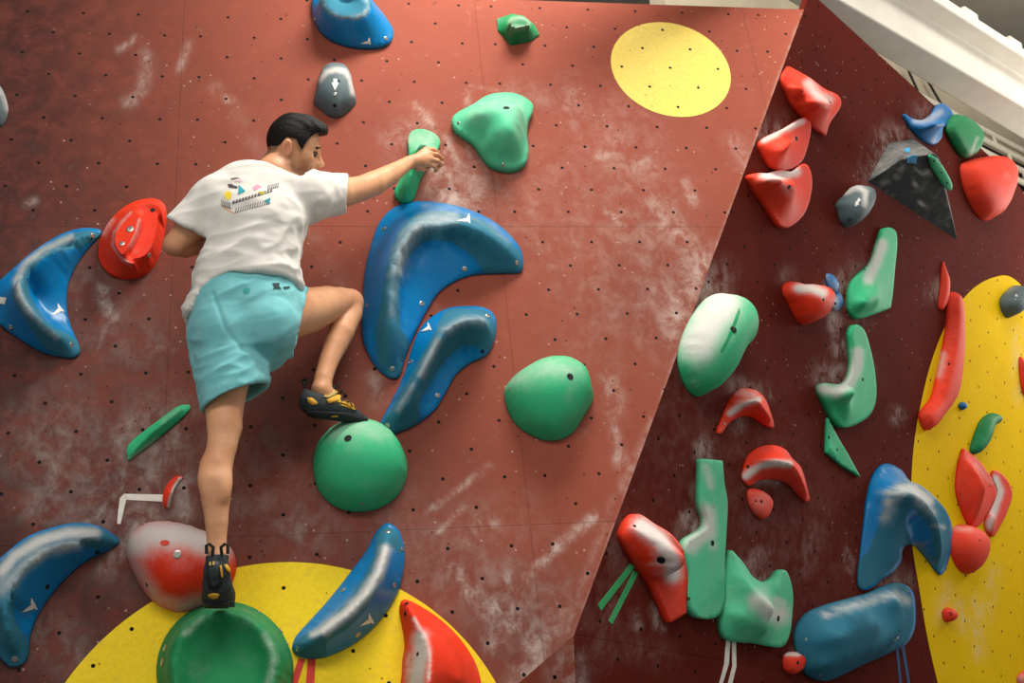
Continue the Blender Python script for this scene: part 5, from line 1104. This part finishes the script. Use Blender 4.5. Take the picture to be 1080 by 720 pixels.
def folds2(V):
    a = fnoise(V, cr * 1 + cu * .55, (4, 18), 11.3); b = fnoise(V, cr * 1 + cu * .2, (4, 26), 4.4); rid = lambda x: 1 - np.abs(x) * 2.4
    px = to_px(V); cx = np.exp(-((px[:, 0] - 250) / 50) ** 2 - ((px[:, 1] - 380) / 25) ** 2); wb = np.exp(-((px[:, 1] - 305) / 14) ** 2)
    seam = np.exp(-(segdist(px, np.array([(225, 310), (237, 345), (257, 372)], float)) / 2.2) ** 2)
    return .0055 * rid(a) * (.5 + cx + wb * .5) + .004 * rid(b) * (.3 + cx) - .004 * seam
V = displaced(V, Fq, folds2)
shorts = part('shorts', V, Fq, SHORT, label='light blue cotton shorts')
bs = bvh_of(shorts)
GT = plain('teal_badge', '#2f9f98', .7); DK = plain('dark_cord', '#173438', .8)
mark('badge', shorts, bs, [ell(260, 306.5, 4, 3, -20)], GT, .0015, 'small round teal badge')
mark('drawcord', shorts, bs, [[(287,299),(295,298.5),(294,302),(297,305),(290,304),(287,307),(289,303)], [(298,303),(305,302),(306,304),(300,305)]], DK, .002, 'dark tied cord')

# ------------------------------------------------------------------ climbing shoes
RUB = plain('black_rubber', '#1a2024', .55, var=.3, scale=60, bump=.1); SUED = plain('charcoal_suede', '#2b3437', .85, var=.3, scale=90, bump=.2); YEL = plain('yellow_strap', '#d9a32c', .7, var=.25); LINI = plain('tan_lining', '#b79a5a', .8); CORD = plain('black_webbing', '#121416', .8)
def shoe(chain_pts, cuts, extra=(), mat=SUED, label=None):
    P_ = np.array([p for p, r in chain_pts]); v = Vox(P_.min(0) - .08, P_.max(0) + .08, .0028); chain(v, chain_pts, .02)
    for e, k in extra: v.add(e, k)
    sl, P = v.box(v.lo, v.lo + v.h * (v.n - 1))
    for c_ in cuts: v.f = np.maximum(v.f, c_(P).astype(np.float32))
    V, Fq = v.mesh(); V = smooth_mesh(V, Fq, 2); return part('climbing_shoe', V, Fq, mat, None, label), v
# right shoe, toe out along the wall
ankR = J(340, 404, 0.155); sh_ax = J(384, 438, 0.105) - J(326, 428, 0.170); dnv = -cu - .0 * cb
sole = plane_cut(J(330, 441.5, 0.170), (J(330, 440.5, 0.170) - J(333, 415, 0.160)))
toe_pl = plane_cut(J(370, 446.5, 0.115), (J(370, 444, 0.115) - J(369, 425, 0.120)))
top = limited(plane_cut(J(338, 413, 0.160), (ankR - J(341, 428, 0.150)) + .25 * (J(326, 428, 0.170) - J(384, 438, 0.105))), J(338, 402, 0.160), .06)
rs, _ = shoe([(J(326.5, 424, 0.170), .034), (J(334, 428, 0.165), .0385), (J(350, 430, 0.145), .038), (J(364, 434.5, 0.125), .032), (J(376, 440, 0.110), .022), (J(384, 442.5, 0.102), .013)], [sole, toe_pl, top], [(cone(J(325, 418, 0.169), J(324.5, 409, 0.169), .02, .013), .012), (cone(J(352, 420, 0.140), J(350, 413, 0.142), .022, .015), .015)], label='black and yellow climbing shoe on the round green hold')
br = bvh_of(rs); T10 = lambda L: [(305 + x / 10.285, 385 + y / 10.285) for x, y in L]
mark('strap', rs, br, [T10([(400,380),(530,325),(590,350),(640,400),(740,470),(700,490),(600,420),(540,385),(430,418)])], YEL, .003, 'wide ochre strap', thick=.003)
mark('strap', rs, br, [T10([(690,440),(790,475),(850,530),(880,580),(840,545),(760,490)])], LINI, .002, 'pale toe trim', thick=.002)
mark('heel_window', rs, br, [T10([(195,355),(250,355),(310,405),(300,430),(245,430),(200,395)])], YEL, .002, 'ochre heel patch', thick=.002)
mark('tongue', rs, br, [T10([(360,350),(480,265),(525,300),(500,330),(420,360)])], LINI, .003, 'tan tongue', thick=.003)
mark('sole', rs, br, [T10([(140,440),(180,480),(350,500),(560,510),(700,530),(860,590),(880,615),(560,590),(520,560),(300,558),(180,545),(145,500)])], RUB, .0025, 'thick black rubber sole', thick=.004)
mark('stitching', rs, br, [T10([(450,540),(525,535),(525,552),(455,556)]), T10([(655,420),(668,415),(700,480),(688,486)]), T10([(600,385),(612,380),(650,450),(640,455)])], YEL, .0045)
for a, b, c_ in ((J(322, 408, 0.169), J(318.5, 401, 0.165), J(325, 399.5, 0.169)), (J(346, 411, 0.150), J(350.5, 405, 0.145), J(353, 410, 0.143))):
    o = tube('pull_tab', [p - PB for p in (a, (a + b) / 2 * 1.0, b, (b + c_) / 2, c_, (c_ + a * 2) / 3)], .0042, CORD); o.parent = rs
for a, b in (((352, 412), (358, 403)), ((356, 414), (366, 417)), ((360, 419), (357, 424)), ((364, 423), (372, 428)), ((358, 416), (361, 409))):
    o = tube('lace', [J(*a, .155) - PB, J((a[0]+b[0])/2+1, (a[1]+b[1])/2-1.5, .167) - PB, J(*b, .155) - PB], .0022, CORD); o.parent = rs
# left shoe, heel towards the viewer
topL = limited(plane_cut(J(229, 586, .34), J(228.6, 573, .345) - J(229, 592, .335)), J(229, 574, .34), .065)
_n = np.cross(J(248, 640, .27) - CAM, J(214, 641.5, .27) - CAM); solL = plane_cut(J(231, 640.8, .27), _n * np.sign(_n @ (J(231, 640.5, .27) - J(230, 622, .27))))
ls, _ = shoe([(J(229, 590, .345), .030), (J(228.5, 602, .345), .0345), (J(229, 616, .315), .039), (J(230.5, 629, .255), .045), (J(232, 637, .21), .040), (J(233, 640, .165), .026)], [topL, solL], [(cone(J(222, 585, .345), J(221, 578, .345), .012, .008), .01), (cone(J(236, 585, .345), J(237, 578, .345), .012, .008), .01)], label='black climbing shoe standing on the large round green hold, heel to the viewer')
bl_ = bvh_of(ls); T7 = lambda L: [(190 + x / 7.2, 550 + y / 7.2) for x, y in L]
mark('heel_cup', ls, bl_, [T7([(205,310),(260,290),(300,310),(310,400),(320,470),(270,520),(215,500),(205,400)])], RUB, .002, 'grey rubber heel cup', thick=.002)
mark('heel_logo', ls, bl_, [T7([(215,548),(255,538),(298,545),(285,572),(255,580),(225,570)])], YEL, .003, 'yellow oval mark', thick=.001)
mark('stitching', ls, bl_, [T7([(225,312),(240,308),(240,335),(226,338)]), T7([(250,306),(265,306),(262,335),(250,336)])], LINI, .0045)
mark('strap', ls, bl_, [T7([(330,330),(350,325),(385,380),(370,392),(345,365)]), T7([(298,335),(312,335),(322,420),(310,420)])], YEL, .003, 'ochre strap edge', thick=.002)
mark('sole', ls, bl_, [T7([(180,600),(250,620),(400,600),(412,650),(185,652)])], RUB, .002, 'black rubber sole', thick=.003)
for s_ in (-1, 1):
    x = 229 + s_ * 9
    P_ = [J(x - s_ * 4, 585, .375), J(x - s_ * 5, 577, .385), J(x - s_ * 1, 573.5, .387), J(x + s_ * 2.5, 575, .383), J(x + s_ * 2, 584, .375)]
    o = tube('pull_tab', [p - PB for p in catmull([tuple(p[:2]) for p in P_], 1, False) @ np.zeros((2, 3)) + np.array(P_)], .0045, CORD); o.parent = ls
